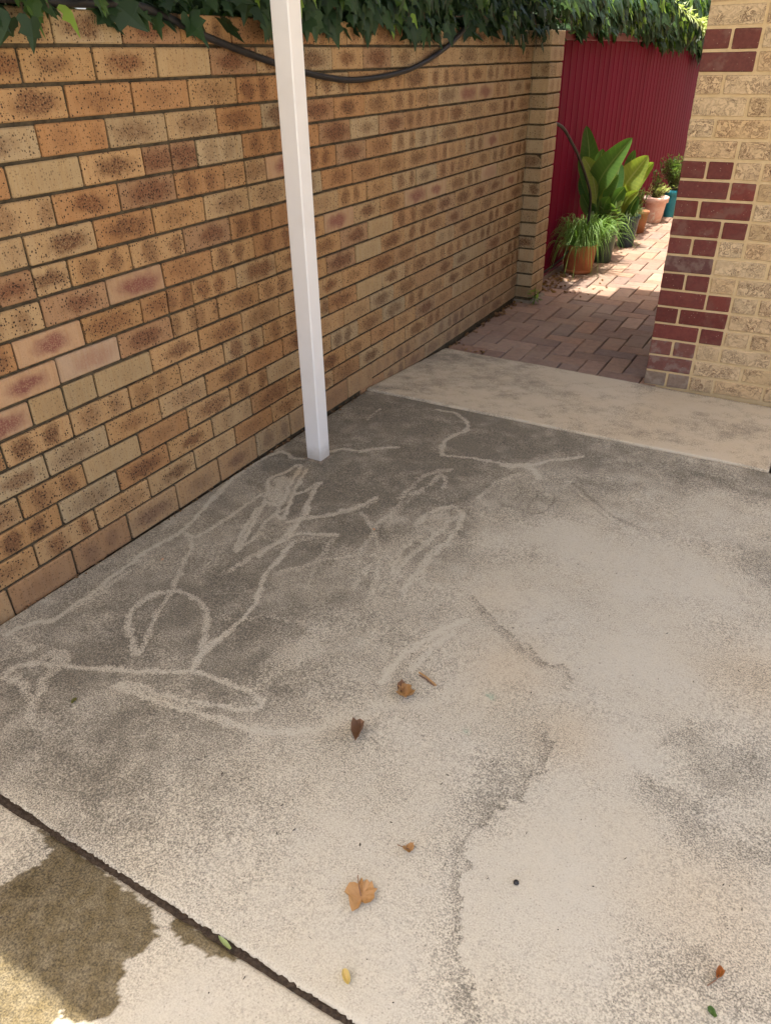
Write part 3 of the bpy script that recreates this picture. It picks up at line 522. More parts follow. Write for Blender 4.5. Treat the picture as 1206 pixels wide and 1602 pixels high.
for c in range(1, 20):
    ph = 1.437 if c % 2 == 0 else 1.5565; zc = ZT-(c-.5)*CH
    for k in range(-11, 17):
        a = ph+k*MOD; b = a+MOD
        if a > 5.135: continue
        b2 = min(b, 5.140)
        parts = [(a, b2)]
        if (c == 5 and k == 1) or R.random() < .035: parts = [(a, (a+b2)/2), ((a+b2)/2, b2)]
        for (p, q) in parts:
            if q-p < .03 or (c == 19 and p < 2.9): continue
            low = .026 if (c == 18 and p < 2.9) else 0.
            kd = tanbrick(KIND.get((c, k)) or (R.choice(['one', 'two', 'few']) if c > 15 else None))
            fa = .55*min(1, max(0, (p-2.6)/2.2))            # body colour goes to a paler tan towards the far end
            kd = ([v*(1-fa)+t*fa for v, t in zip(kd[0], (.43, .325, .195))], [v*(1-fa*.4)+t*fa*.4 for v, t in zip(kd[1], (.26, .16, .09))], kd[2])
            if c >= 18:                                # splashed, dusty bottom course
                kd = ([v*.75+t*.18 for v, t in zip(kd[0], (.36, .28, .20))], [v*.8+.03 for v in kd[1]], (kd[2][0], kd[2][1], kd[2][2]*.85, kd[2][3]*.6))
            specs.append(((-.0575+R.uniform(-.0015, .0015), (p+q)/2-2.4, zc+.16-low/2), q-p-.0055-R.uniform(0, .003), .0765+low+R.uniform(-.001, .001), .11, 'y', kd, 'b'))
place_bricks(WALL, specs, {'b': M_BRICK}, 300, seen_from((0, 2.4, -.16)))
v, f = boxes([(-.112, -.012, -1.25-2.4, 5.136-2.4, -.15, ZT+.16-.004)]); mesh('mortar', v, f, M_MORTAR, WALL)
# pier at the end of the wall
PIER = empty('brick_pier', (.0, 5.27, -.16)); tag(PIER, 'tan brick pier at the far end of the wall beside the crimson fence', 'pier')
specs = []
for c in range(1, 20):
    zc = ZT-(c-.5)*CH+.16; kd = tanbrick(R.choice(['few', 'plain', 'grey', 'few', 'one'])); kd = (jit((.40, .30, .175)), kd[1], kd[2])
    if c >= 18: kd = ([v*.75 for v in kd[0]], kd[1], (kd[2][0], 0, .3, .3))
    if c % 2: specs += [((.0, -.064, zc), .22, .0765, .11, 'x', kd, 'b'), ((.055, .061, zc), .123, .0765, .11, 'y', (jit((.44, .33, .20)), (.25, .14, .08), (R.random(), 0., .4, .5)), 'b'), ((-.056, .061, zc), .123, .0765, .11, 'y', (jit((.44, .33, .20)), (.25, .14, .08), (R.random(), 0., .4, .5)), 'b')]
    else: specs += [((.055, 0, zc), .25, .0765, .11, 'y', (jit((.43, .32, .19)), (.24, .13, .07), (R.random(), 1., .5, .5)), 'b'), ((-.056, 0, zc), .25, .0765, .108, 'y', kd, 'b')]
place_bricks(PIER, specs, {'b': M_BRICK})
v, f = boxes([(-.10, .103, -.118, .118, -.02, ZT+.155)]); mesh('mortar', v, f, M_MORTAR, PIER)
v, f = boxes([(-.13, .135, -.150, .14, -.06, .035)], .012); mesh('footing', v, f, M_STRIP and simple('grey_footing', (.22, .19, .145), (.15, .13, .10), 30), PIER)

# ------------------------------------------------------------------ house corner
HA = .034
HOUSE = empty('brick_house', (1.1838, 3.9922, -.1552), HA); tag(HOUSE, 'corner of a cream brick house with dark red brick quoins', 'house')
def redbrick(row):
    bc = jit((.165, .042, .030), .14); bd = jit((.20, .11, .08)); am = R.choice([0, .1, .2, .5])
    if row in (7,): bc = jit((.13, .052, .042)); am = .8; bd = (.20, .13, .10)
    if row <= 2: bc = jit([.20, .078, .058]); bd = (.26, .19, .15); am = .6
    if row == 0: bc = jit([.27, .185, .125]); bd = (.32, .25, .18); am = .8
    if row in (17, 18): bc = jit((.15, .045, .032)); am = .5
    return bc, bd, (R.random(), 0, am, 1)
def creambrick(row):
    bc = jit(R.choice([(.66, .465, .255), (.69, .50, .285), (.62, .43, .225)]), .05); bd = jit((.15, .072, .038), .15)
    return bc, bd, (R.random(), 0, R.choice([.45, .8, 1., 1.0]), 1)
specs = []
RED = {0: 2, 1: 1, 2: 2, 3: 2, 4: 2, 5: 2, 6: 2, 7: 1, 8: 2, 9: 2, 10: 2, 11: 2, 12: 2, 17: 1, 18: 2, 21: 2, 22: 2, 23: 2, 24: 2}
for row in range(0, 29):
    zc = row*CH+.043
    if row % 2 == 0:
        js = [0, .118, .354] + [.354+.239*k for k in range(1, 15)]
        if row in (0, 2, 6, 8, 12, 18): js.insert(2, .235)
    else:
        js = [0, .235] + [.235+.239*k for k in range(1, 15)]
        if row in (3, 5, 9, 11): js.insert(2, .352)
    for i, (p, q) in enumerate(zip(js[:-1], js[1:])):
        red = i < RED.get(row, 0); kd = redbrick(row) if red else creambrick(row)
        specs.append(((p+(q-p)/2, .056+R.uniform(-.0015, .0015)+(0 if red else .001), zc), q-p-.011-(R.uniform(0, .004)),   .0745+R.uniform(-.0015, .001), .11, 'x', kd, 'r' if red else 'c'))
    # return face along the alley
    y = .116 if row % 2 else .235
    if row % 2 == 0: specs.append(((.056, .116+.0585, zc), .112, .0745, .108, 'p', redbrick(row) if RED.get(row) else creambrick(row), 'r' if RED.get(row) else 'c'))
    for k in range(34):
        kd = creambrick(row); specs.append(((.056, y+.119, zc), .228, .0745, .11, 'p', kd, 'c')); y += .239
def house_seen(s):
    if s[4] == 'p': return 0
    x, y, z = s[0]; q = (x*math.cos(HA)-y*math.sin(HA), x*math.sin(HA)+y*math.cos(HA), z)
    return seen_from((1.1838, 3.9922, -.1552))((q,)+tuple(s[1:]))
place_bricks(HOUSE, specs, {'r': M_RED, 'c': M_CREAM}, 290, house_seen)
v, f = boxes([(.007, 3.55, .0065, 8.0, -.08, 29*CH)]); mesh('mortar', v, f, M_MORTAR2, HOUSE)

# ------------------------------------------------------------------ brick paving
PAVE = empty('paving', (.6, 4.2, -.14)); tag(PAVE, kind='structure')
specs = []
PW = .1165; N_ = 2
def pav(i, j):      # 90 degree herringbone of 2:1 pavers
    return (i-j) % 4
for i in range(-2, 12):
    for j in range(-1, 66):
        m = pav(i, j)
        if m == 0: cx, cy, l, hor = (i+1)*PW, (j+.5)*PW, 2*PW, True       # lies across the alley
        elif m == 3: cx, cy, l, hor = (i+.5)*PW, (j+1)*PW, 2*PW, False
        else: continue
        x0, x1 = cx-(PW if hor else PW/2), cx+(PW if hor else PW/2); y0, y1 = cy-(PW/2 if hor else PW), cy+(PW/2 if hor else PW)
        x0, x1 = max(x0, .006 if 3.97+cy < 5.42 else -.055), min(x1, 1.255); y0 = max(y0, 0.0)
        if x1-x0 < .03 or y1-y0 < .03 or y0 > 7.4: continue
        X, Y = (x0+x1)/2, 3.972+(y0+y1)/2
        if 5.12 < Y < 5.42 and X < .05: continue
        bc = jit(R.choice([(.27, .178, .130), (.25, .168, .128), (.29, .19, .136), (.23, .16, .128), (.31, .215, .16)]), .1)
        kd = (bc, bc, (R.random(), 0, 0, 0)); g = .0028+R.uniform(0, .003)
        specs.append(((X-.6, Y-4.2, gz(X, Y)+.14-.03+R.uniform(-.0025, .0025)), x1-x0-g, .06, y1-y0-g, 'f', kd, 'p'))
sf = seen_from((.6, 4.2, -.14))
place_bricks(PAVE, specs, {'p': M_PAVER}, 300, lambda s: sf((s[0], s[1], s[3])), 'brick_paver')
V = [(-.75, -.226, -.010), (.66, -.226, -.030), (.66, 8.6, -.030), (-.75, 8.6, -.010)]; mesh('joint_sand', V, [(0, 1, 2, 3)], M_SAND, PAVE)

# ------------------------------------------------------------------ crimson fence
FX = -.06
FENCE = empty('steel_fence', (FX, 8.5, -.14)); tag(FENCE, 'crimson ribbed steel fence under the ivy behind the pots', 'fence')
pitch = .147; y = 5.36; npan = 0
while y < 13:
    prof = []
    for k in range(6):
        a = y+k*pitch
        prof += [(a, 0.), (a+.066, -.0015), (a+.128, 0.), (a+.132, .0035), (a+.139, .0035)]
    prof.append((y+6*pitch+.008, 0)); V = []; F = []
    for (a, dx) in prof:
        V += [(dx+(.0015 if npan % 2 else 0), a-8.5, -.16), (dx+(.0015 if npan % 2 else 0), a-8.5, 1.63)]
    for k in range(len(prof)-1): F.append((2*k, 2*k+2, 2*k+3, 2*k+1))
    n0 = len(V); V += [(p[0]-.0012, p[1], p[2]) for p in V]; F += [tuple(i+n0 for i in q[::-1]) for q in F]
    mesh('panel', V, F, M_FENCE, FENCE); y += 6*pitch; npan += 1
v, f = boxes([(-.03, .020, 5.41-8.5, 13-8.5, 1.612, 1.668)], .003); mesh('top_rail', v, f, M_RAIL, FENCE)
v, f = boxes([(-.03, .016, 5.41-8.5, 13-8.5, -.02, .02)], .003); mesh('bottom_rail', v, f, M_RAIL, FENCE)

# ------------------------------------------------------------------ carport
zb = gz(.22, 2.27)
POST = empty('carport_post', (.222, 2.275, zb)); tag(POST, 'white square steel post standing on the concrete near the brick wall', 'post')
v, f = boxes([(-.035, .035, -.035, .035, -.02, 2.70)], .0035); mesh('shaft', v, f, M_WHITE, POST)
V, F = lathe([(.068, -.01), (.063, .002), (.049, .007)], 4)
V = [(p[0]*math.cos(.785)-p[1]*math.sin(.785)+R.uniform(-.003, .003), p[0]*math.sin(.785)+p[1]*math.cos(.785)+R.uniform(-.003, .003), p[2]) for p in V]
mesh('base_grout', V, F, simple('grimy_grout', (.26, .21, .15), (.15, .12, .09), 70), POST)
M_ROOF = simple('pale_steel_roof', (.78, .75, .69), (.76, .73, .67), 5, .6, .3, .02)
ROOF = empty('carport_roof', (1.4, 2.0, 2.3)); tag(ROOF, 'pale corrugated carport roof overhead carried by the white post', 'roof')
def sheet(x0, x1, y0, y1, z):
    V = []; F = []; n = int((x1-x0)/.038)
    for i in range(n+1):
        x = x0+(x1-x0)*i/n; dz = .008*math.cos(i*math.pi/1.0)
        V += [(x-1.4, y0-2.0, z-2.3+dz), (x-1.4, y1-2.0, z-2.3+dz)]
        if i: b = 2*(i-1); F.append((b, b+2, b+3, b+1))
    n0 = len(V); V += [(p[0], p[1], p[2]+.004) for p in V]; F += [tuple(k+n0 for k in q[::-1]) for q in F]
    return V, F
v, f = sheet(-.45, .32, -.35, 4.925, 2.80); mesh('roof_sheet', v, f, M_ROOF, ROOF)
v, f = sheet(.305, 2.7, -.35, 5.215, 2.81); mesh('roof_sheet', v, f, M_ROOF, ROOF)
v, f = boxes([(.14-1.4, .30-1.4, -.3-2, 4.85-2, 2.64-2.3, 2.785-2.3)]); mesh('beam', v, f, M_WHITE, ROOF)
# ------------------------------------------------------------------ ivy
IV = [(0, 0), (.14, .13), (.36, .12), (.50, -.04), (.36, -.22), (.47, -.44), (.22, -.50), (.10, -.78), (0, -1.0), (-.10, -.78), (-.22, -.50), (-.47, -.44), (-.36, -.22), (-.50, -.04), (-.36, .12), (-.14, .13)]
def ivy_leaf(fold=.18, wid=1.):
    V = [(0, -.12, .02), (0, -.5, .0)]+[(x*wid, y, -abs(x)*fold-.10*max(0, -y-.3)) for x, y in IV]
    n = len(IV); F = []
    for i in range(n):
        a, b = 2+i, 2+(i+1) % n
        up = lambda k: IV[k % n][1] > -.3
        F.append(((0 if IV[i][1]+IV[(i+1) % n][1] > -.6 else 1), a, b))
    # bridge between the two rib points
    F.append((0, 1, 2+[i for i in range(n) if IV[i] == (.36, -.22)][0])); F.append((1, 0, 2+[i for i in range(n) if IV[i] == (-.36, -.22)][0]))
    return V, F
LEAVES = [ivy_leaf(.18, 1.), ivy_leaf(.45, .9), ivy_leaf(.05, .8), ivy_leaf(.7, 1.)]
def leaf_matrix(p, size, outd, tipd, twist=0):
    n = outd.normalized(); t = tipd-n*tipd.dot(n); t.normalize(); x = (-t).cross(n)
    return Matrix(((x.x*size, -t.x*size, n.x*size, p.x), (x.y*size, -t.y*size, n.y*size, p.y), (x.z*size, -t.z*size, n.z*size, p.z), (0, 0, 0, 1)))
LM = []
for m in (M_IVY, M_IVY2, M_IVY3):
    row = []
    for v, f in LEAVES:
        me = bpy.data.meshes.new('leaf'); me.from_pydata(v, [], f); me.materials.append(m); me.update(); row.append(me)
    LM.append(row)
def interp(tab, y):
    if y <= tab[0][0]: return tab[0][1]
    for (a, b), (c, d) in zip(tab[:-1], tab[1:]):
        if y <= c: return b+(d-b)*(y-a)/(c-a)
    return tab[-1][1]
def ivy(name, label, y0, y1, hang, top, xw, ztop, nfront, nback, nsingle, lime):
    root = empty(name, (xw, (y0+y1)/2, ztop)); tag(root, label, 'ivy')
    O = Vector(root.location); L = []
    for i in range(nfront):
        y = R.uniform(y0, y1); zl = interp(hang, y); zt_ = interp(top, y)
        z = zl+(zt_-zl)*R.random()**1.15+R.uniform(-.02, .02); t = max(0, z-ztop)
        x = xw+.025+R.uniform(0, .075)+.10*min(1, t*3)-max(0, t-.25)*.5
        if z < zl+.03 and R.random() < .45: continue
        if math.sin(y*11.3)+math.sin(y*27.1+1)+math.sin(y*5.2+2) < -.6 and R.random() < .75: continue
        outd = Vector((1, R.gauss(0, .35), R.gauss(.25, .3))); tip = Vector((R.gauss(.12, .2), R.gauss(0, .28), -1))
        L.append((Vector((x, y, z)), R.choice([R.uniform(.03, .05), R.uniform(.045, .075), R.uniform(.045, .075)]) if y < 2.6 else R.choice([R.uniform(.035, .06), R.uniform(.055, .10)]) if y < 5.4 else R.choice([R.uniform(.05, .08), R.uniform(.07, .13)]), outd, tip, 1 if R.random() < lime(y, z) else 2 if R.random() < (.7 if y < 1.8 else .15) else 0))
    for i in range(nback):
        y = R.uniform(y0, y1); zt_ = interp(top, y); z = R.uniform(ztop-.02, zt_+.05); x = xw+R.uniform(-.32, .05)
        L.append((Vector((x, y, z)), R.uniform(.06, .11), Vector((R.gauss(.6, .5), R.gauss(0, .5), R.gauss(.5, .4))), Vector((R.gauss(0, .4), R.gauss(0, .4), -1)), 0))
    def vis(l):
        p = l[0]-CAM; dz = p.dot(_f); u, v_ = p.dot(_r2)/dz*FPX, p.dot(_u2)/dz*FPX
        if abs(u) > 615 or v_ > 815 or v_ < -801: return 0
        return l[1]/dz*(1 if l[0].x > xw+.03 else .3)
    L.sort(key=lambda l: -vis(l)); J = [Join(), Join(), Join()]
    for i, (p, s, o_, t, mi) in enumerate(L):
        M = leaf_matrix(p-O, s, o_, t); k = R.randrange(4)
        if i < nsingle and vis((p, s)) > 0:
            o = bpy.data.objects.new('leaf', LM[mi][k]); link(o, root); o.matrix_local = M
        else: v, f = LEAVES[k]; J[mi].add([M @ Vector(q) for q in v], f)
    for mi, m in ((0, M_IVY), (1, M_IVY2), (2, M_IVY3)):
        if J[mi].v: mesh('foliage', J[mi].v, J[mi].f, m, root)['kind'] = 'stuff'
    JS = Join()
    y = y0
    while y < y1:                                        # woody stems inside and trailing ends
        zl = interp(hang, y); pts = spline([(-.15, y-O.y, .25), (.03, y-O.y+R.uniform(-.05, .05), .06), (.05, y-O.y+R.uniform(-.1, .1), zl-ztop+.03)], 5)
        v, f = tube(pts, .0028, 5); JS.add(v, f); y += R.uniform(.10, .3)
    v, f = tube(spline([(-.10+R.uniform(-.03, .03), y0-O.y+(y1-y0)*k/12, .05+R.uniform(-.02, .05)) for k in range(13)], 4), .014, 6); JS.add(v, f)
    mesh('stem', JS.v, JS.f, M_STEM, root)
    return root
hangW = [(.0, 1.47), (1.2, 1.49), (1.42, 1.47), (1.58, 1.465), (1.66, 1.52), (1.72, 1.62), (2.16, 1.63), (2.2, 1.54), (2.4, 1.51), (2.55, 1.53), (2.75, 1.52), (3.0, 1.50), (3.25, 1.50), (3.55, 1.48), (3.8, 1.51), (4.05, 1.53), (4.3, 1.52), (4.55, 1.50), (4.7, 1.43), (4.95, 1.37), (5.08, 1.44), (5.18, 1.54), (5.4, 1.60)]
topW = [(-2, 1.74), (4.2, 1.74), (4.7, 1.84), (6, 1.84)]
ivy('ivy_hedge', 'dark ivy spilling over the top of the tan brick wall', -1.0, 5.42, hangW, topW, 0., ZT, 1080, 3800, 250,
    lambda y, z: .22 if (3.1 < y < 3.8 and z < 1.52) else .12 if (1.4 < y < 1.75) else .03)
hangF = [(5.4, 1.60), (5.8, 1.60), (6.2, 1.60), (6.6, 1.54), (6.8, 1.60), (7.6, 1.59), (7.9, 1.53), (8.3, 1.55), (8.6, 1.46), (9.2, 1.43), (9.8, 1.46), (10.6, 1.32), (11.5, 1.32), (13, 1.35)]
topF = [(5.4, 1.74), (8, 1.80), (11, 1.92), (13, 2.0)]
ivy('ivy_hedge', 'dense ivy with lit tips hanging over the crimson steel fence', 5.38, 12.6, hangF, topF, FX+.02, 1.528, 2600, 1900, 230,
    lambda y, z: .03 if z < 1.62 else .14)  # higher leaves are more often lime: sunlit tops put into the leaf colour
# pale trailing vine lit by the sun
PV = empty('trailing_vine', (.08, 9.2, 1.7)); tag(PV, 'pale sunlit trailing vine with narrow leaves over the crimson fence', 'vine')
stem = spline([(.06, 8.2, 1.84), (.11, 8.73, 1.745), (.13, 9.19, 1.69), (.15, 9.65, 1.645), (.15, 9.9, 1.57), (.14, 10.05, 1.60), (.12, 10.0, 1.68)], 6)
v, f = tube([p-Vector((.08, 9.2, 1.7)) for p in stem], .011, 6); mesh('stem', v, f, M_PALE, PV)
J = Join()
for i, p in enumerate(stem):
    for k in range(3 if i < 24 else 2):
        d = Vector((R.uniform(.0, 1), R.uniform(-1, 1), R.uniform(-.9, .7))).normalized(); L = R.uniform(.07, .13); s = d.cross(Vector((.3, .2, 1))).normalized()*.014
        q = p-Vector((.08, 9.2, 1.7)); J.add([q, q+d*L*.5+s, q+d*L+Vector((0, 0, -.015)), q+d*L*.5-s], [(0, 1, 2, 3)])
mesh('leaves', J.v, J.f, M_PALE, PV)

# ------------------------------------------------------------------ hoses
def hose(name, label, pts, r, cat):
    P = spline(pts, 7); o0 = P[0]; v, f = tube([p-o0 for p in P], r, 10); o = mesh(name, v, f, M_BLACK, None, o0, smooth=True); tag(o, label, cat); return o
hose('garden_hose', 'black hose drooping across the top of the brick wall behind the post', [(.02, 1.30, 1.535), (.022, 1.60, 1.530), (.022, 1.80, 1.532), (.018, 1.93, 1.515), (.016, 2.134, 1.457), (.016, 2.471, 1.383), (.016, 2.77, 1.334), (.016, 3.054, 1.316), (.016, 3.507, 1.348), (.018, 3.909, 1.446), (.02, 4.15, 1.555)], .0115, 'hose')
hose('irrigation_pipe', 'thin black irrigation pipe curving from the brick pier into the grassy pot', [(.075, 5.42, 1.00), (.085, 5.60, .955), (.105, 5.75, .860), (.125, 5.93, .735), (.150, 6.06, .60), (.175, 6.16, .46), (.178, 6.19, .32), (.172, 6.18, .16), (.165, 6.17, .05)], .0105, 'pipe')
hose('irrigation_pipe', 'short black pipe low along the crimson fence beside the brick pier', [(-.03, 5.55, -.08), (-.01, 5.8, -.07), (.02, 5.98, -.04), (.07, 6.03, .02), (.09, 6.06, .06)], .0075, 'pipe')

# ------------------------------------------------------------------ potted plants
M_TERRA = potmat('terracotta', (.42, .155, .068), (.36, .125, .055), .75)
M_GREENP = potmat('green_glazed_pot', (.045, .075, .065), (.03, .055, .05), .4)
M_DARKP = potmat('dark_blue_plastic', (.030, .050, .085), (.022, .038, .065), .4)
M_BROWNP = potmat('brown_clay', (.33, .15, .075), (.27, .115, .055), .8)
M_PINKP = potmat('pink_washed_clay', (.74, .54, .47), (.68, .40, .32), .8, 12, (.78, .68, .62))
M_TEALP = potmat('teal_glaze', (.015, .19, .27), (.025, .24, .32), .35)
def pot(root, rb, rt, h, mat, band=.22, lip=1.09, groove=True):
    P = [(rb*.9, 0), (rb, .006)]
    if groove: P += [(rb+(rt-rb)*.14, h*.14), (rb+(rt-rb)*.14-.003, h*.145), (rb+(rt-rb)*.15-.003, h*.16), (rb+(rt-rb)*.16, h*.165)]
    P += [(rb+(rt-rb)*.8, h*(1-band)), (rt, h-.003), (rt-.004, h), (rt-.016, h), (rt-.022, h*.9)]
    v, f = lathe(P); o = mesh('pot', v, f, mat, root, smooth=True)
    if band:
        rr = rt*lip; v, f = lathe([(rb+(rt-rb)*.8, h*(1-band)-.002), (rr*.965, h*(1-band)), (rr, h*.985), (rr-.004, h*1.01), (rt-.012, h*1.01)]); mesh('rim', v[:], f[:-1], mat, o, smooth=True)
    v, f = lathe([(rt-.015, h*.88), (rt*.5, h*.90), (.01, h*.905)], 20); mesh('soil', v, f, M_SOIL, root)
    return h
def blade(path, width, fold=.25, nseg=8, side=None, prof=None, uv=False):
    P = spline(path, nseg); n = len(P); V = []; F = []; A = []
    for i, p in enumerate(P):
        t = i/(n-1); T = (P[min(i+1, n-1)]-P[max(i-1, 0)]).normalized(); s = side if side is not None else Vector((1, 0, 0)); s = (s-T*s.dot(T)).normalized(); nn = s.cross(T)
        w_ = width/2*(prof(t) if prof else math.sin(math.pi*min(1, t*.97+.03))**.7)
        V += [p-s*w_+nn*w_*fold, p-s*w_*.5+nn*w_*fold*.35, p, p+s*w_*.5+nn*w_*fold*.35, p+s*w_+nn*w_*fold]
        A += [(u, t, 0) for u in (-1, -.5, 0, .5, 1)]
        if i: b = (i-1)*5; F += [(b+k, b+k+1, b+k+6, b+k+5) for k in range(4)]
    if uv: return V, F, A
    return V, F
def canna(root, o, leaves, stems):
    for pts, w_, mi, sd_ in leaves:
        q = [Vector(p)-o for p in pts]
        if len(q) >= 3: q = [q[0]]+[p+Vector((0, -.02*k, 0)) for k, p in enumerate(q[1:])]
        pr = (lambda t: .10 if t < .18 else max(.0, math.sin(math.pi*min(1, (t-.18)/.82*.93+.07))**.75)) if len(pts) > 3 else (lambda t: math.sin(math.pi*min(1, t*.93+.07))**.75 if t > .1 else .15)
        v, f, A = blade(q, w_*1.38, .35, 7, Vector(sd_), pr, True); mesh('leaf', v, f, mi, root, smooth=True, attrs={'luv': ('FLOAT_VECTOR', A)})
    for pts in stems:
        v, f = tube(spline([Vector(p)-o for p in pts], 5), .010, 7); mesh('stem', v, f, M_CANNA, root, smooth=True)
def tuft(root, o, n, rad, hmin, hmax, reach, w_, mat, droop=1., name='foliage', lean=(0, 0)):
    J = Join()
    for i in range(n):
        a = R.uniform(0, 2*math.pi); r0 = rad*R.random()**.6; b = Vector((o[0]+r0*math.cos(a), o[1]+r0*math.sin(a), o[2]))
        a2 = a+R.gauss(0, .5); re = reach*R.uniform(.25, 1.); h = R.uniform(hmin, hmax); d = Vector((math.cos(a2)+lean[0], math.sin(a2)+lean[1], 0))
        pts = [b, b+d*re*.35+Vector((0, 0, h*.8)), b+d*re*.75+Vector((0, 0, h*.85)), b+d*re*1.1+Vector((0, 0, h*.85-droop*re*R.uniform(.3, 1.1)))]
        s = Vector((-math.sin(a2), math.cos(a2), R.uniform(-.3, .3))); v, f = blade(pts, w_*R.uniform(.6, 1.2), .2, 3, s, lambda t: (1-t)**.6); J.add(v, f)
    m = mesh(name, J.v, J.f, mat, root, smooth=True); m['kind'] = 'stuff'; return m
def herb(root, o, stems, n, L, mat, hgt, spread, leafw=.006):
    J = Join(); JS = Join()
    for i in range(stems):
        a = R.uniform(0, 6.28); s = spread*R.random(); h = hgt*R.uniform(.55, 1.)
        P = spline([o, Vector(o)+Vector((s*.4*math.cos(a), s*.4*math.sin(a), h*.5)), Vector(o)+Vector((s*math.cos(a), s*math.sin(a), h))], 6); v, f = tube(P, .0025, 4); JS.add(v, f)
        for k in range(n):
            p = P[min(len(P)-1, int(len(P)*R.uniform(.12, 1.)))]+Vector((0, 0, R.uniform(-.02, .02))); d = Vector((R.gauss(0, 1), R.gauss(0, 1), R.gauss(.5, .6))).normalized(); q = d.cross(Vector((.2, .5, .8))).normalized()*leafw; l = L*R.uniform(.6, 1.2)
            J.add([p, p+d*l*.5+q, p+d*l, p+d*l*.5-q], [(0, 1, 2, 3)])
    mesh('foliage', J.v, J.f, mat, root)['kind'] = 'stuff'; mesh('stem', JS.v, JS.f, M_STEM, root)
def plant(loc, label):
    o = empty('potted_plant', (loc[0], loc[1], gz(loc[0], loc[1])), R.uniform(0, .3)); o.rotation_euler = (0, 0, 0); tag(o, label, 'potted plant', 'potted plants along the fence'); return o
# terracotta pot with strappy tuft
r = plant((.145, 6.16), 'terracotta pot full of drooping strappy grass, nearest the brick pier'); pot(r, .112, .138, .225, M_TERRA, 0)
tuft(r, (0, 0, .19), 340, .105, .08, .26, .22, .0085, M_GRASS, 1.1); tuft(r, (0, 0, .19), 90, .115, .03, .12, .24, .008, M_GRASS, 1.5, 'trailing_foliage', (-.25, -.35)); tuft(r, (.05, .05, .2), 120, .09, .1, .26, .24, .009, M_GRASS, .9, 'foliage', (.6, .3))
# green pot with tall canna
r = plant((.205, 6.60), 'dark green pot with tall broad canna leaves just behind the terracotta pot'); o = Vector(r.location); pot(r, .088, .118, .27, M_GREENP, .12, 1.05, False)
canna(r, o, [([(.16, 6.58, .15), (.09, 6.57, .38), (.035, 6.56, .60), (.030, 6.55, .72), (-.005, 6.53, .905)], .125, M_CANNA, (1, .3, 0)),
  ([(.14, 6.55, .30), (.083, 6.48, .56), (.010, 6.44, .69)], .095, M_CANNA2, (1, .6, 0)),
  ([(.16, 6.56, .20), (.135, 6.52, .45), (.165, 6.5, .545), (.250, 6.49, .675), (.378, 6.47, .835)], .150, M_CANNA, (.8, -.1, -.6)),
  ([(.13, 6.56, .38), (.122, 6.53, .64), (.143, 6.5, .745)], .075, M_CANNA, (1, .4, 0)),
  ([(.15, 6.62, .25), (.02, 6.62, .42), (-.020, 6.62, .575)], .10, M_CANNA, (1, .2, .2)),
  ([(.15, 6.58, .28), (.160, 6.58, .42), (.275, 6.58, .555)], .12, M_CANNA, (.7, .3, -.6)),
  ([(.19, 6.62, .20), (.10, 6.72, .40), (.05, 6.80, .60)], .10, M_CANNA, (.7, .3, -.6)), ([(.20, 6.60, .18), (.26, 6.62, .36), (.33, 6.62, .46)], .10, M_CANNA, (.7, .3, -.6)), ([(.20, 6.62, .16), (.22, 6.70, .45), (.24, 6.75, .62)], .10, M_CANNA, (1, .2, -.2)), ([(.17, 6.58, .16), (.20, 6.54, .33), (.25, 6.50, .40)], .08, M_CANNA, (.8, .2, -.5)), ([(.16, 6.6, .16), (.05, 6.58, .30), (.0, 6.56, .40)], .08, M_CANNA, (.8, .2, .5))],
  [[(.18, 6.60, .1), (.12, 6.57, .3), (.10, 6.54, .42)]])
tuft(r, (0, 0, .24), 90, .09, .05, .16, .16, .012, M_GRASS, 1.); herb(r, Vector((0, 0, .22)), 14, 9, .085, M_HERB, .24, .15, .018)
# dark pot with pale canna
r = plant((.248, 7.27), 'dark blue pot with pale yellow-green canna leaves, third from the pier'); o = Vector(r.location); pot(r, .070, .098, .27, M_DARKP, .10, 1.05, False)
canna(r, o, [([(.22, 7.26, .12), (.185, 7.24, .33), (.20, 7.2, .40), (.285, 7.2, .53), (.365, 7.19, .64)], .165, M_CANNA2, (.9, 0, -.5)),
  ([(.20, 7.28, .12), (.185, 7.27, .50), (.222, 7.26, .67)], .07, M_CANNA, (1, 0, 0)), ([(.19, 7.2, .15), (.235, 7.12, .28), (.345, 7.08, .372)], .075, M_CANNA2, (.6, 0, -.7)),
  ([(.20, 7.2, .12), (.190, 7.12, .25), (.250, 7.1, .327)], .070, M_CANNA2, (.8, 0, -.5)), ([(.25, 7.2, .12), (.292, 7.15, .245), (.338, 7.14, .315)], .09, M_CANNA, (.7, 0, -.6)),
  ([(.25, 7.25, .30), (.345, 7.22, .512), (.408, 7.2, .585)], .062, M_CANNA2, (.8, 0, -.5)), ([(.22, 7.3, .15), (.14, 7.32, .36), (.10, 7.36, .48)], .10, M_CANNA, (.8, 0, .5))], [[(.24, 7.27, .1), (.21, 7.25, .25), (.20, 7.23, .38)]])
tuft(r, (0, 0, .24), 160, .07, .04, .12, .15, .007, M_HERB, 1.1); herb(r, Vector((-.03, 0, .22)), 12, 9, .08, M_HERB, .24, .14, .017)
# brown pot with fine herb
r = plant((.175, 7.93), 'brown clay pot with a wispy herb between the dark and pink pots'); pot(r, .085, .108, .20, M_BROWNP, .15, 1.06, False); herb(r, Vector((0, 0, .17)), 22, 26, .035, M_HERB, .26, .16)
# pink washed pot
r = plant((.215, 8.52), 'weathered pink and white pot with pale trailing herb'); pot(r, .080, .116, .25, M_PINKP, .20, 1.12, False); herb(r, Vector((0, 0, .22)), 26, 26, .04, M_PALE, .13, .17); herb(r, Vector((-.02, 0, .22)), 12, 24, .04, M_HERB, .28, .12)
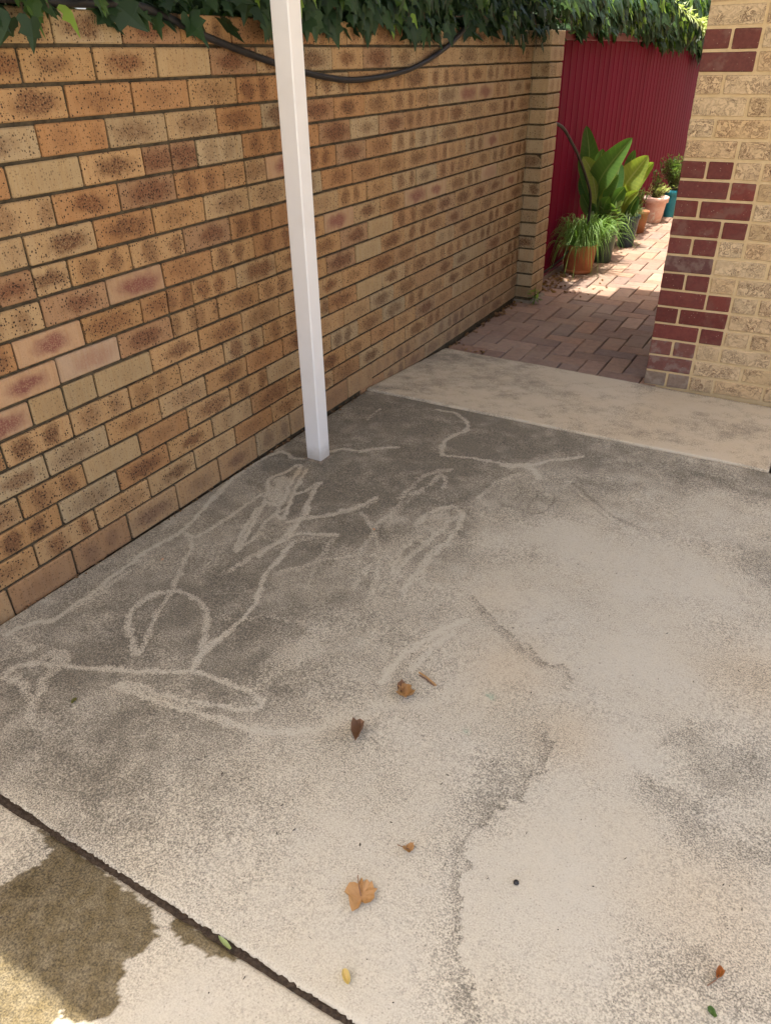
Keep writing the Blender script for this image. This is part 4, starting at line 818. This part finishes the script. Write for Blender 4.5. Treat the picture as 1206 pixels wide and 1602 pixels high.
# teal pot with shrub
r = plant((.300, 8.90), 'teal glazed pot with a bushy flowering shrub, farthest along the fence'); pot(r, .055, .078, .27, M_TEALP, .18, 1.08, False); herb(r, Vector((0, 0, .25)), 46, 34, .05, M_HERB, .36, .19, .0065)
J = Join()
for (bx, by, h) in ((-.09, 0, .56), (.05, .03, .42), (-.01, .05, .44)):
    P = spline([(0, 0, .25), (bx*.6, by, .25+(h-.25)*.6), (bx, by, h)], 5); v, f = tube(P, .003, 4); J.add(v, f)
    for k in range(34):
        p = P[R.randrange(6, len(P))]; d = Vector((R.gauss(0, 1), R.gauss(0, 1), R.gauss(.2, .5))).normalized()*.02; q = d.cross(Vector((0, .3, 1))).normalized()*.006; J.add([p, p+d*.5+q, p+d, p+d*.5-q], [(0, 1, 2, 3)])
mesh('flower_spike', J.v, J.f, leafmat('dusky_flower', (.22, .13, .12), (.34, .24, .22)), r)
# weed at the pier
r = empty('weed', (.150, 5.115, gz(.15, 5.1))); tag(r, 'small green weed with lime tip growing at the foot of the brick pier', 'weed')
J = Join(); J2 = Join()
for k in range(26):
    h = R.uniform(.02, .10); p = Vector((R.gauss(0, .012), R.gauss(0, .008), h)); d = Vector((R.gauss(0, 1), R.gauss(-.4, .7), R.gauss(.25, .4))).normalized()*R.uniform(.03, .055); q = d.cross(Vector((0, .2, 1))).normalized()*.011
    (J2 if h > .065 else J).add([p, p+d*.45+q, p+d+Vector((0, 0, -.01)), p+d*.45-q], [(0, 1, 2, 3)])
mesh('leaves', J.v, J.f, M_HERB, r); mesh('tip_leaves', J2.v, J2.f, M_IVY2, r); v, f = tube([(0, 0, -.01), (.004, 0, .06), (0, -.004, .12)], .003, 5); mesh('stem', v, f, M_HERB, r)

# ------------------------------------------------------------------ fallen leaves and small litter
def crumple(size, outline, cup, seed, fold=0.):
    rr = random.Random(seed); n = len(outline); V = [(0, 0, .0)]; F = []
    for ring, t in enumerate((.35, .7, 1.)):
        for (x, y) in outline:
            z = cup*t*t*(.5+.9*rr.random())+fold*abs(x)*t
            V.append((x*t*size*(1+rr.uniform(-.05, .05)), y*t*size*(1+rr.uniform(-.05, .05)), z*size))
    for i in range(n): F.append((0, 1+i, 1+(i+1) % n))
    for r_ in range(2):
        b = 1+r_*n
        for i in range(n): j = (i+1) % n; F.append((b+i, b+n+i, b+n+j, b+j))
    m = min(v[2] for v in V); return [(a, b_, c-m+.001) for a, b_, c in V], F
MAP = [(.0, 1.15), (.12, .72), (.32, .95), (.5, .75), (.62, .85), (.75, .45), (1.0, .35), (.80, .1), (.85, -.25), (.55, -.45), (.28, -.6), (.05, -.45), (-.1, -.75), (-.45, -.95), (-.62, -.6), (-.70, -.1), (-1.0, .15), (-.88, .45), (-.72, .7), (-.45, .78), (-.2, .62)]
OV = [(math.cos(a)*.55, math.sin(a)) for a in [2*math.pi*k/12 for k in range(12)]]
def dead(x, y, size, outline, cup, seed, rz, mat, label, fold=0., stem=None, tilt=0.):
    v, f = crumple(size, outline, cup, seed, fold); root = empty('fallen_leaf', (x, y, gz(x, y)+.0015), rz); root.rotation_euler = (tilt, 0, rz); tag(root, label, 'leaf')
    mesh('blade', v, f, mat, root, smooth=False)
    if stem: vv, ff = tube(spline([(0, 0, .006)]+stem, 4), .0011, 5); mesh('stalk', vv, ff, M_DEADB, root)
    return root
dead(1.392, .701, .034, MAP, .28, 3, .5, M_DEAD, 'large curled tan leaf lying on the pale concrete', .1, [(-.005, .02, .008), (-.008, .04, .012)])
dead(1.210, 1.228, .024, MAP, .9, 8, 2.2, M_DEAD, 'crumpled brown and tan leaf in the middle of the slab', .4)
dead(1.188, 1.240, .020, OV, .8, 12, .4, M_DEADB, 'dark brown curled leaf scrap touching the crumpled tan leaf', .8)
dead(1.167, 1.056, .030, OV, .6, 5, .35, M_DEADB, 'rolled dark brown leaf alone on the grey concrete', 1.3)
dead(1.427, .838, .014, [(a, b*.8) for a, b in MAP], .5, 9, 1.0, M_DEAD, 'small tan leaf fragment up from the large curled leaf', .6, [(-.01, .012, .006), (-.016, .022, .004)])
dead(1.446, .559, .013, OV, .7, 15, .9, leafmat('straw_leaf', (.58, .42, .18), (.62, .47, .22)), 'tiny straw-yellow leaf near the dark joint', .3, None, .3)
r = dead(2.032, .890, .012, OV, .9, 21, -.3, leafmat('rust_pod', (.36, .12, .045), (.42, .17, .07)), 'rust-coloured seed pod with a dark stalk at right', 1.4, [(0, -.012, .005), (-.006, -.03, .003)])
dead(2.031, .819, .010, OV, .7, 23, 1., M_HERB, 'small green bud below the rust-coloured seed pod', .4)
dead(.193, 1.384, .007, OV, .5, 25, .3, leafmat('pink_petal', (.52, .30, .22), (.56, .35, .27)), 'small pinkish petal close to the brick wall', .3)
dead(.722, 1.889, .007, OV, .5, 27, 1.3, leafmat('pink_petal', (.46, .25, .17), (.5, .3, .2)), 'small orange petal among the rubbed scribbles', .3)
dead(.456, .791, .011, OV, .2, 29, .3, leafmat('moss', (.10, .10, .03), (.16, .15, .05)), 'little olive tuft of moss on the dirty slab', .1)
dead(1.217, .497, .020, [(a*.4, b) for a, b in OV], .3, 31, 1.35, leafmat('pale_green_leaf', (.30, .38, .16), (.36, .42, .2)), 'narrow pale green leaf caught in the dark joint', .3)
v, f = tube(spline([(-.03, .012, .004), (0, .002, .006), (.032, -.010, .004)], 4), .0028, 5); tag(mesh('twig', v, f, M_DEAD, None, (1.229, 1.310, gz(1.2, 1.3))), 'short straw-coloured twig above the crumpled leaf', 'twig')
v, f = tube(spline([(-.022, .008, .003), (0, .002, .005), (.03, -.007, .002)], 4), .0016, 5); tag(mesh('twig', v, f, M_DEADB, None, (1.226, 1.305, gz(1.2, 1.3))), 'thin brown stick beside the straw-coloured twig', 'twig')
v, f = crumple(.0065, OV, .1, 2); V, F = lathe([(.004, 0), (.006, .002), (.0055, .005), (.002, .007)], 8); tag(mesh('pebble', V, F, M_BLACK, None, (1.649, .881, gz(1.6, .88)), smooth=True), 'tiny black pebble alone on the clean concrete', 'pebble')
J = Join()
def bit(x, y, l, w_):
    a = R.uniform(0, 3.14); d = Vector((math.cos(a), math.sin(a), 0))*l/2; s = Vector((-math.sin(a), math.cos(a), 0))*w_/2; p = Vector((x, y, gz(x, y)+.0012)); u = Vector((0, 0, .002))
    J.add([p-d, p+s-d*.2, p+d+u*.4, p-s+d*.2, p+u], [(0, 3, 4), (3, 2, 4), (2, 1, 4), (1, 0, 4)])
for i in range(330):
    x, y = R.uniform(.3, 2.5), R.uniform(.1, 2.9)
    if .48 < y < .52: continue
    if R.random() < .5: bit(x, y, R.uniform(.004, .013), R.uniform(.0012, .003))
    else: bit(x, y, R.uniform(.002, .005), R.uniform(.002, .004))
for x, y, l in ((1.413, 1.054, .009), (1.36, .88, .008), (1.329, .80, .010), (1.49, 1.40, .008), (.95, .80, .010)): bit(x, y, l, l*.5)
tag(mesh('grit', J.v, J.f, simple('dark_grit', (.035, .028, .02), (.07, .055, .04), 100)), 'scattered dark grit and plant specks on the concrete', 'grit', kind='stuff')
J = Join()
def scrap(x, y, s, dz=0):
    v, f = crumple(s, OV, R.uniform(.3, .8), R.randrange(999), R.uniform(0, .9)); a = R.uniform(0, 6.28); ca, sa = math.cos(a), math.sin(a); J.add([(p[0]*ca-p[1]*sa+x, p[0]*sa+p[1]*ca+y, p[2]+gz(x, y)+.001+dz) for p in v], f)
for i in range(46): scrap(.008+abs(R.gauss(0, .022)), R.uniform(3.95, 5.1), R.uniform(.006, .014))
for i in range(14): scrap(.02+abs(R.gauss(0, .025)), R.uniform(4.7, 5.1), R.uniform(.01, .018))
for i in range(70): scrap(.02+abs(R.gauss(0, .09)), R.uniform(5.42, 6.05), R.uniform(.008, .020))
for i in range(26): scrap(R.uniform(.1, .5), R.uniform(5.4, 6.0), R.uniform(.006, .014))
for i in range(90): scrap(.006+abs(R.gauss(0, .010)), R.uniform(.8, 3.0), R.uniform(.002, .006))
for i in range(16): scrap(.01+abs(R.gauss(0, .014)), R.uniform(2.3, 3.0), R.uniform(.004, .010))
for i in range(10): scrap(.1+R.uniform(-.03, .14), 3.99+R.uniform(-.01, .03), R.uniform(.006, .013))
tag(mesh('leaf_litter', J.v, J.f, leafmat('leaf_litter', (.10, .05, .03), (.34, .20, .11), rough=.8)), 'dry leaf litter gathered along the foot of the wall and fence', 'leaf litter', kind='stuff')
